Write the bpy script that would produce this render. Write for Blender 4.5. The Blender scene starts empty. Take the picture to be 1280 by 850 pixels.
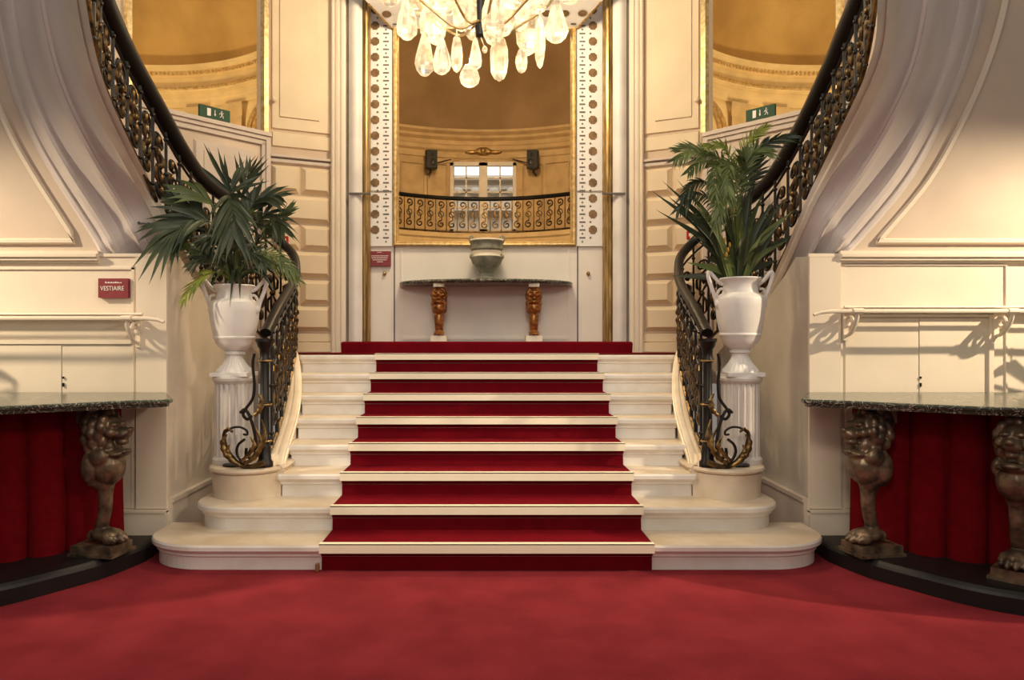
import bpy, bmesh, math, random
from mathutils import Vector, Matrix, Quaternion
random.seed(7)
C = bpy.context.scene.collection
PI = math.pi
CX, CY, F, EYE = 608.5, 425.0, 900.0, 1.45

def at(px, py, Y):
    return Vector(((px-CX)*Y/F, Y, EYE+(CY-py)*Y/F))
def zat(py, Y): return EYE+(CY-py)*Y/F
def xat(px, Y): return (px-CX)*Y/F

# ------------------------------------------------------------------ materials
MATS = {}
def mat(name, col, rough=0.6, metal=0.0, var=0.12, scale=6.0, bump=0.0, bscale=40.0, spec=0.4, col2=None, sheen=0.0, detail=4.0, stretch=None):
    if name in MATS: return MATS[name]
    m = bpy.data.materials.new(name); m.use_nodes = True
    nt = m.node_tree; n = nt.nodes; L = nt.links
    b = n['Principled BSDF']
    b.inputs['Roughness'].default_value = rough
    b.inputs['Metallic'].default_value = metal
    b.inputs['Specular IOR Level'].default_value = spec
    if sheen: b.inputs['Sheen Weight'].default_value = sheen
    tc = n.new('ShaderNodeTexCoord'); mp = n.new('ShaderNodeMapping')
    L.new(tc.outputs['Object'], mp.inputs['Vector'])
    if stretch: mp.inputs['Scale'].default_value = stretch
    nz = n.new('ShaderNodeTexNoise'); nz.inputs['Scale'].default_value = scale; nz.inputs['Detail'].default_value = detail
    L.new(mp.outputs['Vector'], nz.inputs['Vector'])
    rp = n.new('ShaderNodeValToRGB')
    c2 = col2 or tuple(max(0, c*(1-2*var)) for c in col)
    rp.color_ramp.elements[0].position = 0.35; rp.color_ramp.elements[0].color = (*c2, 1)
    rp.color_ramp.elements[1].position = 0.65; rp.color_ramp.elements[1].color = (*col, 1)
    L.new(nz.outputs['Fac'], rp.inputs['Fac']); L.new(rp.outputs['Color'], b.inputs['Base Color'])
    if bump:
        nb = n.new('ShaderNodeTexNoise'); nb.inputs['Scale'].default_value = bscale; nb.inputs['Detail'].default_value = 3
        L.new(mp.outputs['Vector'], nb.inputs['Vector'])
        bp = n.new('ShaderNodeBump'); bp.inputs['Strength'].default_value = bump; bp.inputs['Distance'].default_value = 0.01
        L.new(nb.outputs['Fac'], bp.inputs['Height']); L.new(bp.outputs['Normal'], b.inputs['Normal'])
    MATS[name] = m
    return m

def vein_mat(name, base, base2, vein, scale=5.0, width=0.03, rough=0.25):
    m = bpy.data.materials.new(name); m.use_nodes = True
    nt = m.node_tree; n = nt.nodes; L = nt.links; b = n['Principled BSDF']
    b.inputs['Roughness'].default_value = rough
    tc = n.new('ShaderNodeTexCoord')
    nz = n.new('ShaderNodeTexNoise'); nz.inputs['Scale'].default_value = scale; nz.inputs['Detail'].default_value = 6; nz.inputs['Distortion'].default_value = 1.2
    L.new(tc.outputs['Object'], nz.inputs['Vector'])
    r1 = n.new('ShaderNodeValToRGB')
    r1.color_ramp.elements[0].position = .3; r1.color_ramp.elements[0].color = (*base2, 1)
    r1.color_ramp.elements[1].position = .7; r1.color_ramp.elements[1].color = (*base, 1)
    L.new(nz.outputs['Fac'], r1.inputs['Fac'])
    nv = n.new('ShaderNodeTexNoise'); nv.inputs['Scale'].default_value = scale*1.7; nv.inputs['Detail'].default_value = 5; nv.inputs['Distortion'].default_value = 2.5
    L.new(tc.outputs['Object'], nv.inputs['Vector'])
    r2 = n.new('ShaderNodeValToRGB'); e = r2.color_ramp.elements
    e[0].position = .5-width; e[0].color = (0, 0, 0, 1); e[1].position = .5; e[1].color = (1, 1, 1, 1)
    e2 = e.new(.5+width); e2.color = (0, 0, 0, 1)
    L.new(nv.outputs['Fac'], r2.inputs['Fac'])
    mx = n.new('ShaderNodeMix'); mx.data_type = 'RGBA'
    L.new(r2.outputs['Color'], mx.inputs['Factor']); L.new(r1.outputs['Color'], mx.inputs['A']); mx.inputs['B'].default_value = (*vein, 1)
    L.new(mx.outputs['Result'], b.inputs['Base Color'])
    MATS[name] = m
    return m

def emit_mat(name, col, s):
    m = bpy.data.materials.new(name); m.use_nodes = True
    b = m.node_tree.nodes['Principled BSDF']
    b.inputs['Base Color'].default_value = (*col, 1)
    b.inputs['Emission Color'].default_value = (*col, 1); b.inputs['Emission Strength'].default_value = s
    MATS[name] = m
    return m

def pane_mat(name, tint, refl):
    m = bpy.data.materials.new(name); m.use_nodes = True
    nt = m.node_tree; n = nt.nodes; L = nt.links
    n.remove(n['Principled BSDF'])
    t = n.new('ShaderNodeBsdfTransparent'); t.inputs['Color'].default_value = (*tint, 1)
    g = n.new('ShaderNodeBsdfGlossy'); g.inputs['Roughness'].default_value = 0.02
    mx = n.new('ShaderNodeMixShader'); mx.inputs['Fac'].default_value = refl
    L.new(t.outputs[0], mx.inputs[1]); L.new(g.outputs[0], mx.inputs[2])
    L.new(mx.outputs[0], n['Material Output'].inputs['Surface'])
    MATS[name] = m
    return m

def crystal_mat(name):
    m = bpy.data.materials.new(name); m.use_nodes = True
    nt = m.node_tree; n = nt.nodes; L = nt.links; b = n['Principled BSDF']
    b.inputs['Base Color'].default_value = (1, .93, .8, 1)
    b.inputs['Roughness'].default_value = .06
    b.inputs['IOR'].default_value = 1.5
    b.inputs['Transmission Weight'].default_value = .8
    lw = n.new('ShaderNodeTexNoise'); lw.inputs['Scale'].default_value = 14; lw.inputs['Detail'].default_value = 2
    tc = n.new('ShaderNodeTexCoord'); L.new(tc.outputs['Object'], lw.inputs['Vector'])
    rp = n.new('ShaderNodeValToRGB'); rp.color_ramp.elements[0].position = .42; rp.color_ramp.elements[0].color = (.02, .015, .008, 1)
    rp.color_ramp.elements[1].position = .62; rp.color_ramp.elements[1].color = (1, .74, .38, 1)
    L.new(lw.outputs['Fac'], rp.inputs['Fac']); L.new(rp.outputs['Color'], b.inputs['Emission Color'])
    b.inputs['Emission Strength'].default_value = .6  # glow put into the crystal itself, standing in for bulb light caught inside
    MATS[name] = m
    return m

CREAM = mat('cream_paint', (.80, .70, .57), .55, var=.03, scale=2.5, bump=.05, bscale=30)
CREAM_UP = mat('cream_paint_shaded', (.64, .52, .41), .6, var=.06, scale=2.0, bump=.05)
WHITE = mat('white_paint', (.84, .78, .70), .5, var=.03, scale=3)
SILVER = mat('silvery_paint', (.80, .76, .72), .4, var=.08, scale=3)
LAV = mat('lavender_grey_paint', (.60, .51, .44), .55, var=.04, scale=3)
FASC = mat('string_paint', (.72, .65, .62), .5, var=.05, scale=2)
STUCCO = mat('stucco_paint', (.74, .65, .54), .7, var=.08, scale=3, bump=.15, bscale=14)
STUCCO_SHADE = mat('stucco_paint_shaded', (.56, .50, .43), .7, var=.08, scale=3, bump=.1, bscale=14)  # darker stucco copy; the right return wall's shade is put into it
MARBLE = mat('white_marble', (.86, .83, .79), .38, var=.06, scale=5, col2=(.76, .71, .64), detail=8)
TREAD = mat('worn_marble', (.76, .66, .53), .35, var=.08, scale=4, col2=(.62, .50, .36), detail=8)
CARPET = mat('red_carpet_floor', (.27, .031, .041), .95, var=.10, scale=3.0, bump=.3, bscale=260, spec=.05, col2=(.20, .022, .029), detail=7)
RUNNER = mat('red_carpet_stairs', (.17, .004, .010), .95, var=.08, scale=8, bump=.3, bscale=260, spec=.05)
STRIP = mat('pale_brass', (.98, .90, .70), .4, metal=.0, var=.02)
GILT = mat('gilt', (.86, .68, .38), .34, metal=.75, var=.2, scale=25, col2=(.60, .42, .17))
GILT_D = mat('old_gilt', (.56, .38, .15), .38, metal=.8, var=.2, scale=30, col2=(.26, .15, .05), stretch=(1, 1, .12))
IRON = mat('black_iron', (.012, .009, .007), .4, metal=.2, var=.2, spec=.4)
IRON_G = mat('gilded_iron', (.16, .095, .035), .38, metal=.8, var=.2, scale=18, col2=(.022, .016, .010))
GILT_F = mat('dull_gilt_iron', (.34, .22, .08), .38, metal=.8, var=.2, scale=22, col2=(.08, .05, .02))
RAILM = mat('dark_handrail', (.006, .0045, .004), .4, var=.1, spec=.25)
URNW = mat('white_ceramic', (.86, .83, .80), .45, var=.04, scale=6, bump=.06, bscale=30)
COLM = mat('grey_white_column', (.74, .70, .66), .45, var=.05, scale=6)
BRONZE = mat('patinated_bronze', (.25, .175, .11), .36, metal=.5, var=.2, scale=12, col2=(.055, .040, .030))
AMBER = mat('orange_gilt_wood', (.46, .19, .05), .32, metal=.45, var=.2, scale=14, col2=(.16, .06, .02))
BLACKW = mat('black_painted_wood', (.010, .008, .008), .5, var=.2)
VELVET = mat('red_velvet', (.15, .003, .007), .9, var=.1, scale=20, spec=.06)
GREENM = vein_mat('green_marble', (.06, .075, .055), (.02, .028, .02), (.62, .58, .48), 7, .018, .18)
STONE = mat('grey_green_stone', (.27, .27, .21), .65, var=.15, scale=14, col2=(.15, .155, .12))
CREAMST = mat('cream_stone', (.85, .78, .62), .5, var=.05)
LATT = mat('pale_patterned_glass', (.86, .84, .82), .25, var=.02)
ROSET = mat('bronze_rosette', (.28, .17, .08), .4, metal=.3, var=.2, scale=20)
DASH = mat('dark_dash', (.16, .15, .14), .4)
LEAF1 = mat('dark_palm_leaf', (.058, .074, .032), .42, var=.25, scale=5, col2=(.020, .034, .018))
LEAF2 = mat('palm_leaf', (.15, .19, .055), .42, var=.25, scale=5, col2=(.06, .09, .028))
LEAF3 = mat('yellow_green_leaf', (.30, .33, .05), .45, var=.2, scale=5, col2=(.16, .21, .03))
YELLOW = mat('yellow_petal', (.50, .30, .04), .5)
SOIL = mat('dark_soil', (.03, .02, .012), .9)
MAROON = mat('maroon_sign', (.26, .035, .045), .5, var=.1, scale=30)
LETTER = mat('white_lettering', (.85, .78, .74), .5, var=.0)
GREEN = mat('exit_green', (.002, .055, .020), .6, var=.05)
REDBOX = mat('red_plastic', (.45, .015, .02), .35, var=.05)
BLKP = mat('black_plastic', (.02, .018, .016), .5, var=.1)
GOLDCEIL = mat('gold_plaster', (.62, .40, .14), .7, var=.15, scale=1.1, col2=(.40, .24, .075), detail=7)
BROWNCEIL = mat('brown_plaster', (.40, .26, .13), .75, var=.12, scale=1.0, col2=(.29, .18, .08), detail=7)
ORNAM_L = mat('bright_cream_plaster', (.84, .64, .34), .55, var=.08, scale=4)
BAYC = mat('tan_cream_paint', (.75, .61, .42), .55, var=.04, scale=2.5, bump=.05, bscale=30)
BAYD = mat('tan_cream_shaded_recess', (.60, .46, .33), .6, var=.05, scale=3)  # darker tan puts shade into the grooves between the blocks
ORNAM = mat('rear_cream_plaster', (.66, .47, .24), .6, var=.1, scale=4)
GLASS = pane_mat('clear_mirror_pane', (.95, .88, .76), 0)
GLASS2 = pane_mat('clear_side_mirror_pane', (.98, .95, .88), 0)
WGLASS = pane_mat('window_glass', (.97, .98, 1), 0)
CRYSTAL = crystal_mat('glowing_rock_crystal')
BULB = emit_mat('lit_bulb', (1, .86, .6), 14)
SKY = emit_mat('bright_sky', (.78, .90, 1), 1.3)
FACADE = mat('pale_stone_facade', (.74, .66, .56), .8, var=.1, scale=2)

# ------------------------------------------------------------------ mesh builder
class MB:
    def __init__(s): s.v = []; s.f = []; s.m = []; s.mi = 0
    def add(s, vs, fs, mi=None):
        o = len(s.v); s.v += [tuple(v) for v in vs]
        s.f += [tuple(i+o for i in f) for f in fs]; s.m += [s.mi if mi is None else mi]*len(fs)
    def quad(s, a, b, c, d, mi=None): s.add([a, b, c, d], [(0, 1, 2, 3)], mi)
    def box(s, x0, x1, y0, y1, z0, z1, mi=None, M=None):
        vs = [Vector((x, y, z)) for z in (z0, z1) for x, y in ((x0, y0), (x1, y0), (x1, y1), (x0, y1))]
        if M: vs = [M @ v for v in vs]
        s.add(vs, [(3, 2, 1, 0), (4, 5, 6, 7), (0, 1, 5, 4), (1, 2, 6, 5), (2, 3, 7, 6), (3, 0, 4, 7)], mi)
    def bevbox(s, x0, x1, y0, y1, z0, z1, b, mi=None, M=None):
        # raised block: back at y1, front face at y0, edges slanting in by b
        vs = [(x0, y1, z0), (x1, y1, z0), (x1, y1, z1), (x0, y1, z1), (x0+b, y0, z0+b), (x1-b, y0, z0+b), (x1-b, y0, z1-b), (x0+b, y0, z1-b)]
        vs = [Vector(v) for v in vs]
        if M: vs = [M @ v for v in vs]
        s.add(vs, [(4, 5, 6, 7), (0, 1, 5, 4), (1, 2, 6, 5), (2, 3, 7, 6), (3, 0, 4, 7)], mi)
    def grid(s, rows, closed_u=False, closed_v=False, mi=None):
        R = len(rows); K = len(rows[0]); vs = [p for r in rows for p in r]; fs = []
        for i in range(R if closed_v else R-1):
            for j in range(K if closed_u else K-1):
                a = i*K+j; b = i*K+(j+1) % K; i2 = (i+1) % R
                fs.append((a, b, i2*K+(j+1) % K, i2*K+j))
        s.add(vs, fs, mi)
    def tube(s, path, r, seg=8, cap=True, mi=None, flat=None):
        path = [Vector(p) for p in path]; n = len(path)
        rs = r if isinstance(r, (list, tuple)) else [r]*n
        t0 = (path[1]-path[0]).normalized()
        up = Vector((0, 0, 1)) if abs(t0.z) < .9 else Vector((0, 1, 0))
        nrm = (up-t0*up.dot(t0)).normalized(); rows = []; pt = t0
        for i, p in enumerate(path):
            t = (path[min(i+1, n-1)]-path[max(i-1, 0)])
            t = t.normalized() if t.length > 1e-9 else pt
            q = pt.rotation_difference(t); nrm = q @ nrm; nrm = (nrm-t*nrm.dot(t)).normalized(); bn = t.cross(nrm); pt = t
            fx = flat or (1, 1)
            rows.append([p+nrm*math.cos(2*PI*k/seg)*rs[i]*fx[0]+bn*math.sin(2*PI*k/seg)*rs[i]*fx[1] for k in range(seg)])
        s.grid(rows, closed_u=True, mi=mi)
        if cap:
            s.add(rows[0], [tuple(reversed(range(seg)))], mi); s.add(rows[-1], [tuple(range(seg))], mi)
    def lathe(s, prof, c=(0, 0, 0), seg=32, mi=None, flute=None):
        c = Vector(c); rows = []
        for i, (r, z) in enumerate(prof):
            row = []
            for k in range(seg):
                a = 2*PI*k/seg; rr = r
                if flute and flute[0] <= i <= flute[1]: rr = r*(1-flute[2]*(0.5+0.5*math.cos(a*flute[3]))**2)
                row.append(c+Vector((rr*math.cos(a), rr*math.sin(a), z)))
            rows.append(row)
        s.grid(rows, closed_u=True, mi=mi)
        s.add(rows[0], [tuple(reversed(range(seg)))], mi); s.add(rows[-1], [tuple(range(seg))], mi)
    def ell(s, c, r, seg=14, rings=9, mi=None, M=None):
        vs = []; fs = []
        for i in range(rings+1):
            th = PI*i/rings
            for k in range(seg):
                a = 2*PI*k/seg
                v = Vector((r[0]*math.sin(th)*math.cos(a), r[1]*math.sin(th)*math.sin(a), r[2]*math.cos(th)))
                if M: v = M @ v
                vs.append(Vector(c)+v)
        for i in range(rings):
            for k in range(seg):
                fs.append((i*seg+k, (i+1)*seg+k, (i+1)*seg+(k+1) % seg, i*seg+(k+1) % seg))
        s.add(vs, fs, mi)
    def rings(s, outline, prof, cap_bottom=True, cap_mi=None, mi=None):
        # outline: CCW plan points; prof: (inset, z) from bottom to top
        n = len(outline); P = [Vector((p[0], p[1])) for p in outline]; nr = []
        for i in range(n):
            d1 = (P[i]-P[i-1]); d2 = (P[(i+1) % n]-P[i])
            d1 = d1.normalized() if d1.length > 1e-9 else d2.normalized(); d2 = d2.normalized() if d2.length > 1e-9 else d1
            n1 = Vector((d1.y, -d1.x)); n2 = Vector((d2.y, -d2.x)); b = n1+n2
            b = b.normalized() if b.length > 1e-6 else n1
            nr.append(b/max(.5, b.dot(n1)))
        rows = [[Vector((P[i].x-nr[i].x*ins, P[i].y-nr[i].y*ins, z)) for i in range(n)] for ins, z in prof]
        s.grid(rows, closed_u=True, mi=mi)
        s.add(rows[-1], [tuple(range(n))], cap_mi if cap_mi is not None else mi)
        if cap_bottom: s.add(rows[0], [tuple(reversed(range(n)))], mi)
    def build(s, name, mats, parent=None, smooth=False, fix=True):
        me = bpy.data.meshes.new(name); me.from_pydata(s.v, [], s.f); me.update()
        for m in (mats if isinstance(mats, (list, tuple)) else [mats]): me.materials.append(m)
        for p, mi in zip(me.polygons, s.m): p.material_index = mi
        if fix or smooth:
            bm = bmesh.new(); bm.from_mesh(me)
            if fix: bmesh.ops.recalc_face_normals(bm, faces=bm.faces)
            if smooth:
                for f in bm.faces: f.smooth = True
                for e in bm.edges:
                    if len(e.link_faces) == 2 and e.calc_face_angle(0) > math.radians(smooth if smooth is not True else 45): e.smooth = False
            bm.to_mesh(me); bm.free()
        o = bpy.data.objects.new(name, me); C.objects.link(o)
        if parent:
            o.parent = parent
        return o

def link_rel(o, parent):
    o.parent = parent; o.matrix_parent_inverse = parent.matrix_world.inverted()
def tag(o, label, cat, group=None, kind=None):
    o['label'] = label; o['category'] = cat
    if group: o['group'] = group
    if kind: o['kind'] = kind
    return o
def struct(o):
    o['kind'] = 'structure'; return o
def thing(name, label, cat, group=None, loc=(0, 0, 0), rz=0):
    o = bpy.data.objects.new(name, None); C.objects.link(o); o.location = loc; o.rotation_euler = (0, 0, rz); o.empty_display_size = .1
    return tag(o, label, cat, group)
def spline(pts, n):
    P = [Vector(p) for p in pts]; out = []; m = len(P)-1
    for k in range(n):
        t = k/(n-1)*m; i = min(int(t), m-1); u = t-i
        p0 = P[i-1] if i > 0 else P[i]*2-P[i+1]; p3 = P[i+2] if i+2 <= m else P[i+1]*2-P[i]
        p1, p2 = P[i], P[i+1]
        out.append(0.5*((2*p1)+(p2-p0)*u+(2*p0-5*p1+4*p2-p3)*u*u+(3*p1-p0-3*p2+p3)*u*u*u))
    return out
def text_mesh(txt, size, M, name, m, parent, ext=.001, align='CENTER'):
    cu = bpy.data.curves.new(name, 'FONT'); cu.body = txt; cu.size = size; cu.align_x = align; cu.align_y = 'CENTER'; cu.extrude = ext; cu.resolution_u = 3
    o = bpy.data.objects.new(name, cu); C.objects.link(o)
    dg = bpy.context.evaluated_depsgraph_get(); me = bpy.data.meshes.new_from_object(o.evaluated_get(dg))
    bpy.data.objects.remove(o); bpy.data.curves.remove(cu)
    me.transform(M); me.materials.clear(); me.materials.append(m)
    q = bpy.data.objects.new(name, me); C.objects.link(q); q.parent = parent
    return q
FACE = Matrix.Rotation(PI/2, 4, 'X')      # lettering upright facing -Y

# ------------------------------------------------------------------ camera
cam = bpy.data.cameras.new('camera'); co = bpy.data.objects.new('camera', cam); C.objects.link(co)
co.location = (0, 0, EYE); co.rotation_euler = (PI/2, 0, 0)
cam.sensor_width = 36; cam.lens = F/1280*36; cam.shift_x = (640-CX)/1280; cam.shift_y = 0; cam.clip_start = .05
bpy.context.scene.camera = co

# ------------------------------------------------------------------ floor & staircase
H, D1, DD = .1635, 4.50, .32
def Yn(n): return D1+(n-1)*DD
m = MB(); m.quad((-6.5, -1.5, 0), (6.5, -1.5, 0), (6.5, 7.4, 0), (-6.5, 7.4, 0)); struct(m.build('floor', CARPET))

stairs = thing('marble_staircase', 'broad white marble staircase with rounded bottom steps rising to the landing', 'staircase')
def sym(half):   # half outline right side from front centre going outward then back -> CCW closed outline
    return [(x, y) for x, y in half]+[(-x, y) for x, y in reversed(half)]
outl = {}
def arc(cx, cy, rx, ry, a0, a1, n):
    return [(cx+rx*math.cos(math.radians(a0+(a1-a0)*k/(n-1))), cy+ry*math.sin(math.radians(a0+(a1-a0)*k/(n-1)))) for k in range(n)]
outl[1] = sym([(1.80, 4.50)]+arc(1.80, 4.84, .425, .34, -80, 0, 12)+[(2.225, 5.09)])
outl[2] = sym([(1.72, 4.82)]+arc(1.72, 5.10, .31, .28, -80, 0, 12)+[(2.03, 5.55)])
W = {3: 1.52, 4: 1.54, 5: 1.57, 6: 1.62, 7: 1.71, 8: 1.80}
for n in range(3, 8):
    y = Yn(n); w = W[n]
    outl[n] = sym([(w-.03, y), (w, y+.03), (W.get(n+1, w)+.02, y+DD+.06)])
outl[8] = sym([(1.75, Yn(8)), (1.78, Yn(8)+.03), (1.95, 7.0), (2.24, 7.1), (2.24, 7.45), (1.62, 7.72), (1.5, 7.99)])
for n in range(1, 9):
    z1 = n*H; z0 = 0 if n == 1 else (n-1)*H
    m = MB()
    m.rings(outl[n], [(.045, z0), (.045, z1-.085), (.03, z1-.075), (.03, z1-.06), (.012, z1-.048), (0, z1-.035), (0, z1-.012), (.008, z1)], cap_mi=1)
    st = m.build('step', [MARBLE, TREAD], stairs)
# stair block core below treads (hidden fill under each step, keeps flanks closed)
for sx in (-1, 1):
    pin = [(1.46, 5.18), (1.49, 5.35), (1.50, 5.5), (1.52, 5.8), (1.57, 6.1), (1.65, 6.4), (1.78, 6.74), (1.93, 6.98)]
    pp = spline([(x, y, 0) for x, y in pin], 30); rows = []
    for i, p in enumerate(pp):
        t = (pp[min(i+1, 29)]-pp[max(i-1, 0)]).normalized(); nn = Vector((t.y, -t.x, 0))   # outward (+x)
        zt = .544+max(0, (p.y-5.25))*.575; zb = max(0.0, zt-.45)
        prof = [(.02, zb), (.02, zt-.075), (.0, zt-.065), (0, zt-.035), (.010, zt-.03), (.012, zt-.008), (.03, zt), (.055, zt), (.062, zt-.012), (.075, zt-.012), (.082, zt), (.11, zt), (.135, zt-.02), (.14, zt-.06), (.125, zt-.08), (.125, zb)]
        rows.append([Vector(((p.x+nn.x*o)*sx, p.y+nn.y*o, z)) for o, z in prof])
    m = MB(); m.grid(rows); m.add(rows[0], [tuple(range(len(rows[0])))]); m.add(rows[-1], [tuple(range(len(rows[0])))])
    m.build('curb', TREAD, stairs, smooth=40)
    o = arc(1.74, 5.28, .28, .28, 180, 360, 22)+[(2.02, 5.62), (1.46, 5.62)]
    if sx < 0: o = [(-x, y) for x, y in reversed(o)]
    m = MB(); m.rings(o, [(.03, 2*H-.002), (.02, .50), (.03, .505), (.008, .512), (0, .525), (.006, .540), (.02, .544)])
    m.build('pedestal_block', TREAD, stairs, smooth=40)

# runner
run = thing('stair_runner', 'dark red carpet runner with pale strips on each step edge', 'carpet')
CW = 1.04
prof = [(Yn(1)+.035, .002)]
for n in range(1, 9):
    z = n*H
    prof += [(Yn(n)+.035, z-.08), (Yn(n)-.012, z-.03), (Yn(n)-.010, z+.008), (Yn(n)+.05, z+.010)]
    if n < 8: prof += [(Yn(n+1)+.030, z+.010)]
prof.append((7.31, 8*H+.011))
m = MB(); m.grid([[Vector((-CW, y, z)) for y, z in prof], [Vector((CW, y, z)) for y, z in prof]])
m.grid([[Vector((s*CW, y, z)) for y, z in prof] if k == 0 else [Vector((s*CW, y+.012, z-.012)) for y, z in prof] for s in (1,) for k in (0, 1)])
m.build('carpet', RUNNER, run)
for n in range(1, 9):
    z = n*H; y = Yn(n); m = MB()
    m.box(-CW-.005, CW+.005, y-.022, y-.010, z-.042, z+.016); m.box(-CW-.005, CW+.005, y-.022, y+.02, z+.010, z+.018)
    m.build('edge_strip', STRIP, run)
m = MB(); m.box(-CW-.03, -CW-.012, 4.49, 4.53, .005, .05); tag(m.build('carpet_clip', GILT_D), 'small brass clip at the bottom left corner of the runner', 'clip')

# landing carpet and dais
m = MB()
for sx in (-1, 1):
    xs = [CW+.01, 1.74, 1.93, 2.2, 2.2, 1.66, 1.46, 1.46, CW+.01]; ys = [6.90, 6.90, 7.06, 7.14, 7.42, 7.66, 7.7, 7.29, 7.29]
    p = [Vector((sx*x, y, 8*H+.010)) for x, y in zip(xs, ys)]
    m.add(p, [tuple(range(len(p)))])
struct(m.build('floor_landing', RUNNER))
m = MB(); zd = zat(427, 7.3)
o = [(-1.48, 7.3), (1.48, 7.3), (1.44, 8.0), (-1.44, 8.0)]
m.rings(o, [(.004, 8*H), (0, zd-.02), (.006, zd-.004), (.02, zd)])
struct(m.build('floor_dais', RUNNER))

# ------------------------------------------------------------------ back wall centre
YB = 8.0
m = MB()
xl, xr = xat(460, YB), xat(757, YB)
oL, oR, oB, oT = xat(494, YB), xat(717, YB), zat(305.5, YB), zat(36, YB)
ztop = zat(-150, YB)
m.box(xl, xr, YB, YB+.12, 8*H, oB)                       # lower white panel
m.box(xl, oL, YB, YB+.12, oB, ztop); m.box(oR, xr, YB, YB+.12, oB, ztop); m.box(oL, oR, YB, YB+.12, oT, ztop)
struct(m.build('wall_back', WHITE))
m = MB()   # seams and thin mouldings on the lower white panel
zb = zat(427, YB)
for px in (493, 722): m.box(xat(px, YB)-.008, xat(px, YB)+.008, YB-.004, YB, zb, oB-.02)
struct(m.build('trim_1', DASH))
m = MB()
x0, x1 = xat(501, YB), xat(712, YB)
for a, b in ((x0, x0+.02), (x1-.02, x1)): m.box(a, b, YB-.012, YB, zb, oB-.03)
m.box(x0, x1, YB-.015, YB, zb+.02, zb+.05)
struct(m.build('trim_2', WHITE))
for px, lab in ((481, 'small brass knob on the white panel under the maroon notice'), (735, 'small brass knob on the white panel right of the niche')):
    m = MB(); q = at(px, 342, YB); m.ell((q.x, YB-.02, q.z), (.022, .022, .022)); m.tube([(q.x, YB, q.z), (q.x, YB-.02, q.z)], .01)
    tag(m.build('brass_knob', GILT_D, smooth=True), lab, 'knob')

# lattice panels either side of the mirror
def lattice(xa, xb, disc_px, dash_px, lab):
    root = thing('patterned_mirror', lab, 'mirror panel', 'patterned panels beside the mirror')
    for ya, yb in ((0, 239), (242, 308)):
        m = MB(); m.box(xat(xa, YB), xat(xb, YB), YB-.03, YB-.001, zat(yb, YB), zat(ya if ya else -60, YB))
        m.mi = 1
        y = 33.7-19.55*5
        while y < 305:
            if (-60 < y < 232) if ya == 0 else (248 < y < 304):
                c = at(disc_px, y, YB); rows = []
                for r in (.045, .030, .008):
                    rows.append([Vector((c.x+r*(1+.12*(k % 2))*math.cos(2*PI*k/16), YB-.034, c.z+r*(1+.12*(k % 2))*math.sin(2*PI*k/16))) for k in range(16)])
                m.grid(rows, closed_u=True, mi=1); m.add(rows[-1], [tuple(range(16))], 1)
                d = at(disc_px+(3 if disc_px < 600 else -3), y+9.8, YB); m.box(d.x-.010, d.x+.010, YB-.034, YB-.03, d.z-.01, d.z+.01, 2)
                for k in (0, 1):
                    d = at(dash_px, y+k*9.8, YB); m.box(d.x-.032, d.x+.032, YB-.034, YB-.03, d.z-.008, d.z+.008, 2)
                    d = at(dash_px, y+4.9+k*9.8, YB); m.box(d.x-.009, d.x+.009, YB-.034, YB-.03, d.z-.009, d.z+.009, 2)
            y += 19.55
        m.build('panel_sheet', [LATT, ROSET, DASH], root)
lattice(463, 490.5, 469.5, 483, 'tall pale patterned panel of discs and dashes left of the mirror')
lattice(721, 753, 740.5, 727.5, 'tall pale patterned panel of discs and dashes right of the mirror')
# splayed patterned soffit above mirror
m = MB()
a, b = at(490, 36, YB-.03), at(721, 36, YB-.03); c, d = at(752, 2, YB-.40), at(460, 4, YB-.40)
c2, d2 = at(790, -40, YB-.8), at(420, -40, YB-.8)
m.quad(a, b, c, d); m.quad(d, c, c2, d2)
for k in range(12):
    u = (k+.5)/12; p = (a.lerp(b, u)).lerp(d.lerp(c, u), .6); ex = (b-a).normalized(); ey = (d-a); ey = (ey-ex*ey.dot(ex)).normalized(); nn = ex.cross(ey)
    if nn.z > 0: nn = -nn
    m.add([p+nn*.006+ex*.05*math.cos(2*PI*j/14)+ey*.05*math.sin(2*PI*j/14) for j in range(14)], [tuple(range(14))], 1)
    p = (a.lerp(b, u)).lerp(d.lerp(c, u), .2)
    m.add([p+nn*.006+ex*.03*i+ey*.012*j for i, j in ((-1, -1), (1, -1), (1, 1), (-1, 1))], [(0, 1, 2, 3)], 2)
tag(m.build('patterned_soffit', [LATT, ROSET, DASH], fix=False), 'sloping patterned panel with discs above the central mirror', 'panel')
m = MB(); m.tube([a, d], .012); m.tube([b, c], .012)
struct(m.build('trim_3', GILT_D))

# gilt mirror in the niche
mir = thing('gilt_mirror', 'tall central gilt framed mirror reflecting a gallery with window', 'mirror')
m = MB()
fx0, fx1, fz0, fz1 = xat(492, YB), xat(719.5, YB), zat(308, YB), zat(34, YB)
rows = []
for ins, yy in ((0, 0), (0, -.05), (.012, -.06), (.02, -.045), (.03, -.045), (.04, -.055), (.05, -.03), (.055, 0), (.055, .05)):
    rows.append([Vector((fx0+ins, YB+yy, fz0+ins)), Vector((fx1-ins, YB+yy, fz0+ins)), Vector((fx1-ins, YB+yy, fz1-ins)), Vector((fx0+ins, YB+yy, fz1-ins))])
m.grid(rows, closed_u=True); m.build('frame', GILT, mir)
m = MB(); m.quad((fx0+.03, YB+.03, fz0+.03), (fx1-.03, YB+.03, fz0+.03), (fx1-.03, YB+.03, fz1-.03), (fx0+.03, YB+.03, fz1-.03))
m.build('mirror_clear_pane', GLASS, mir)  # clear tinted pane; the gallery built behind stands in for the reflection

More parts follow.
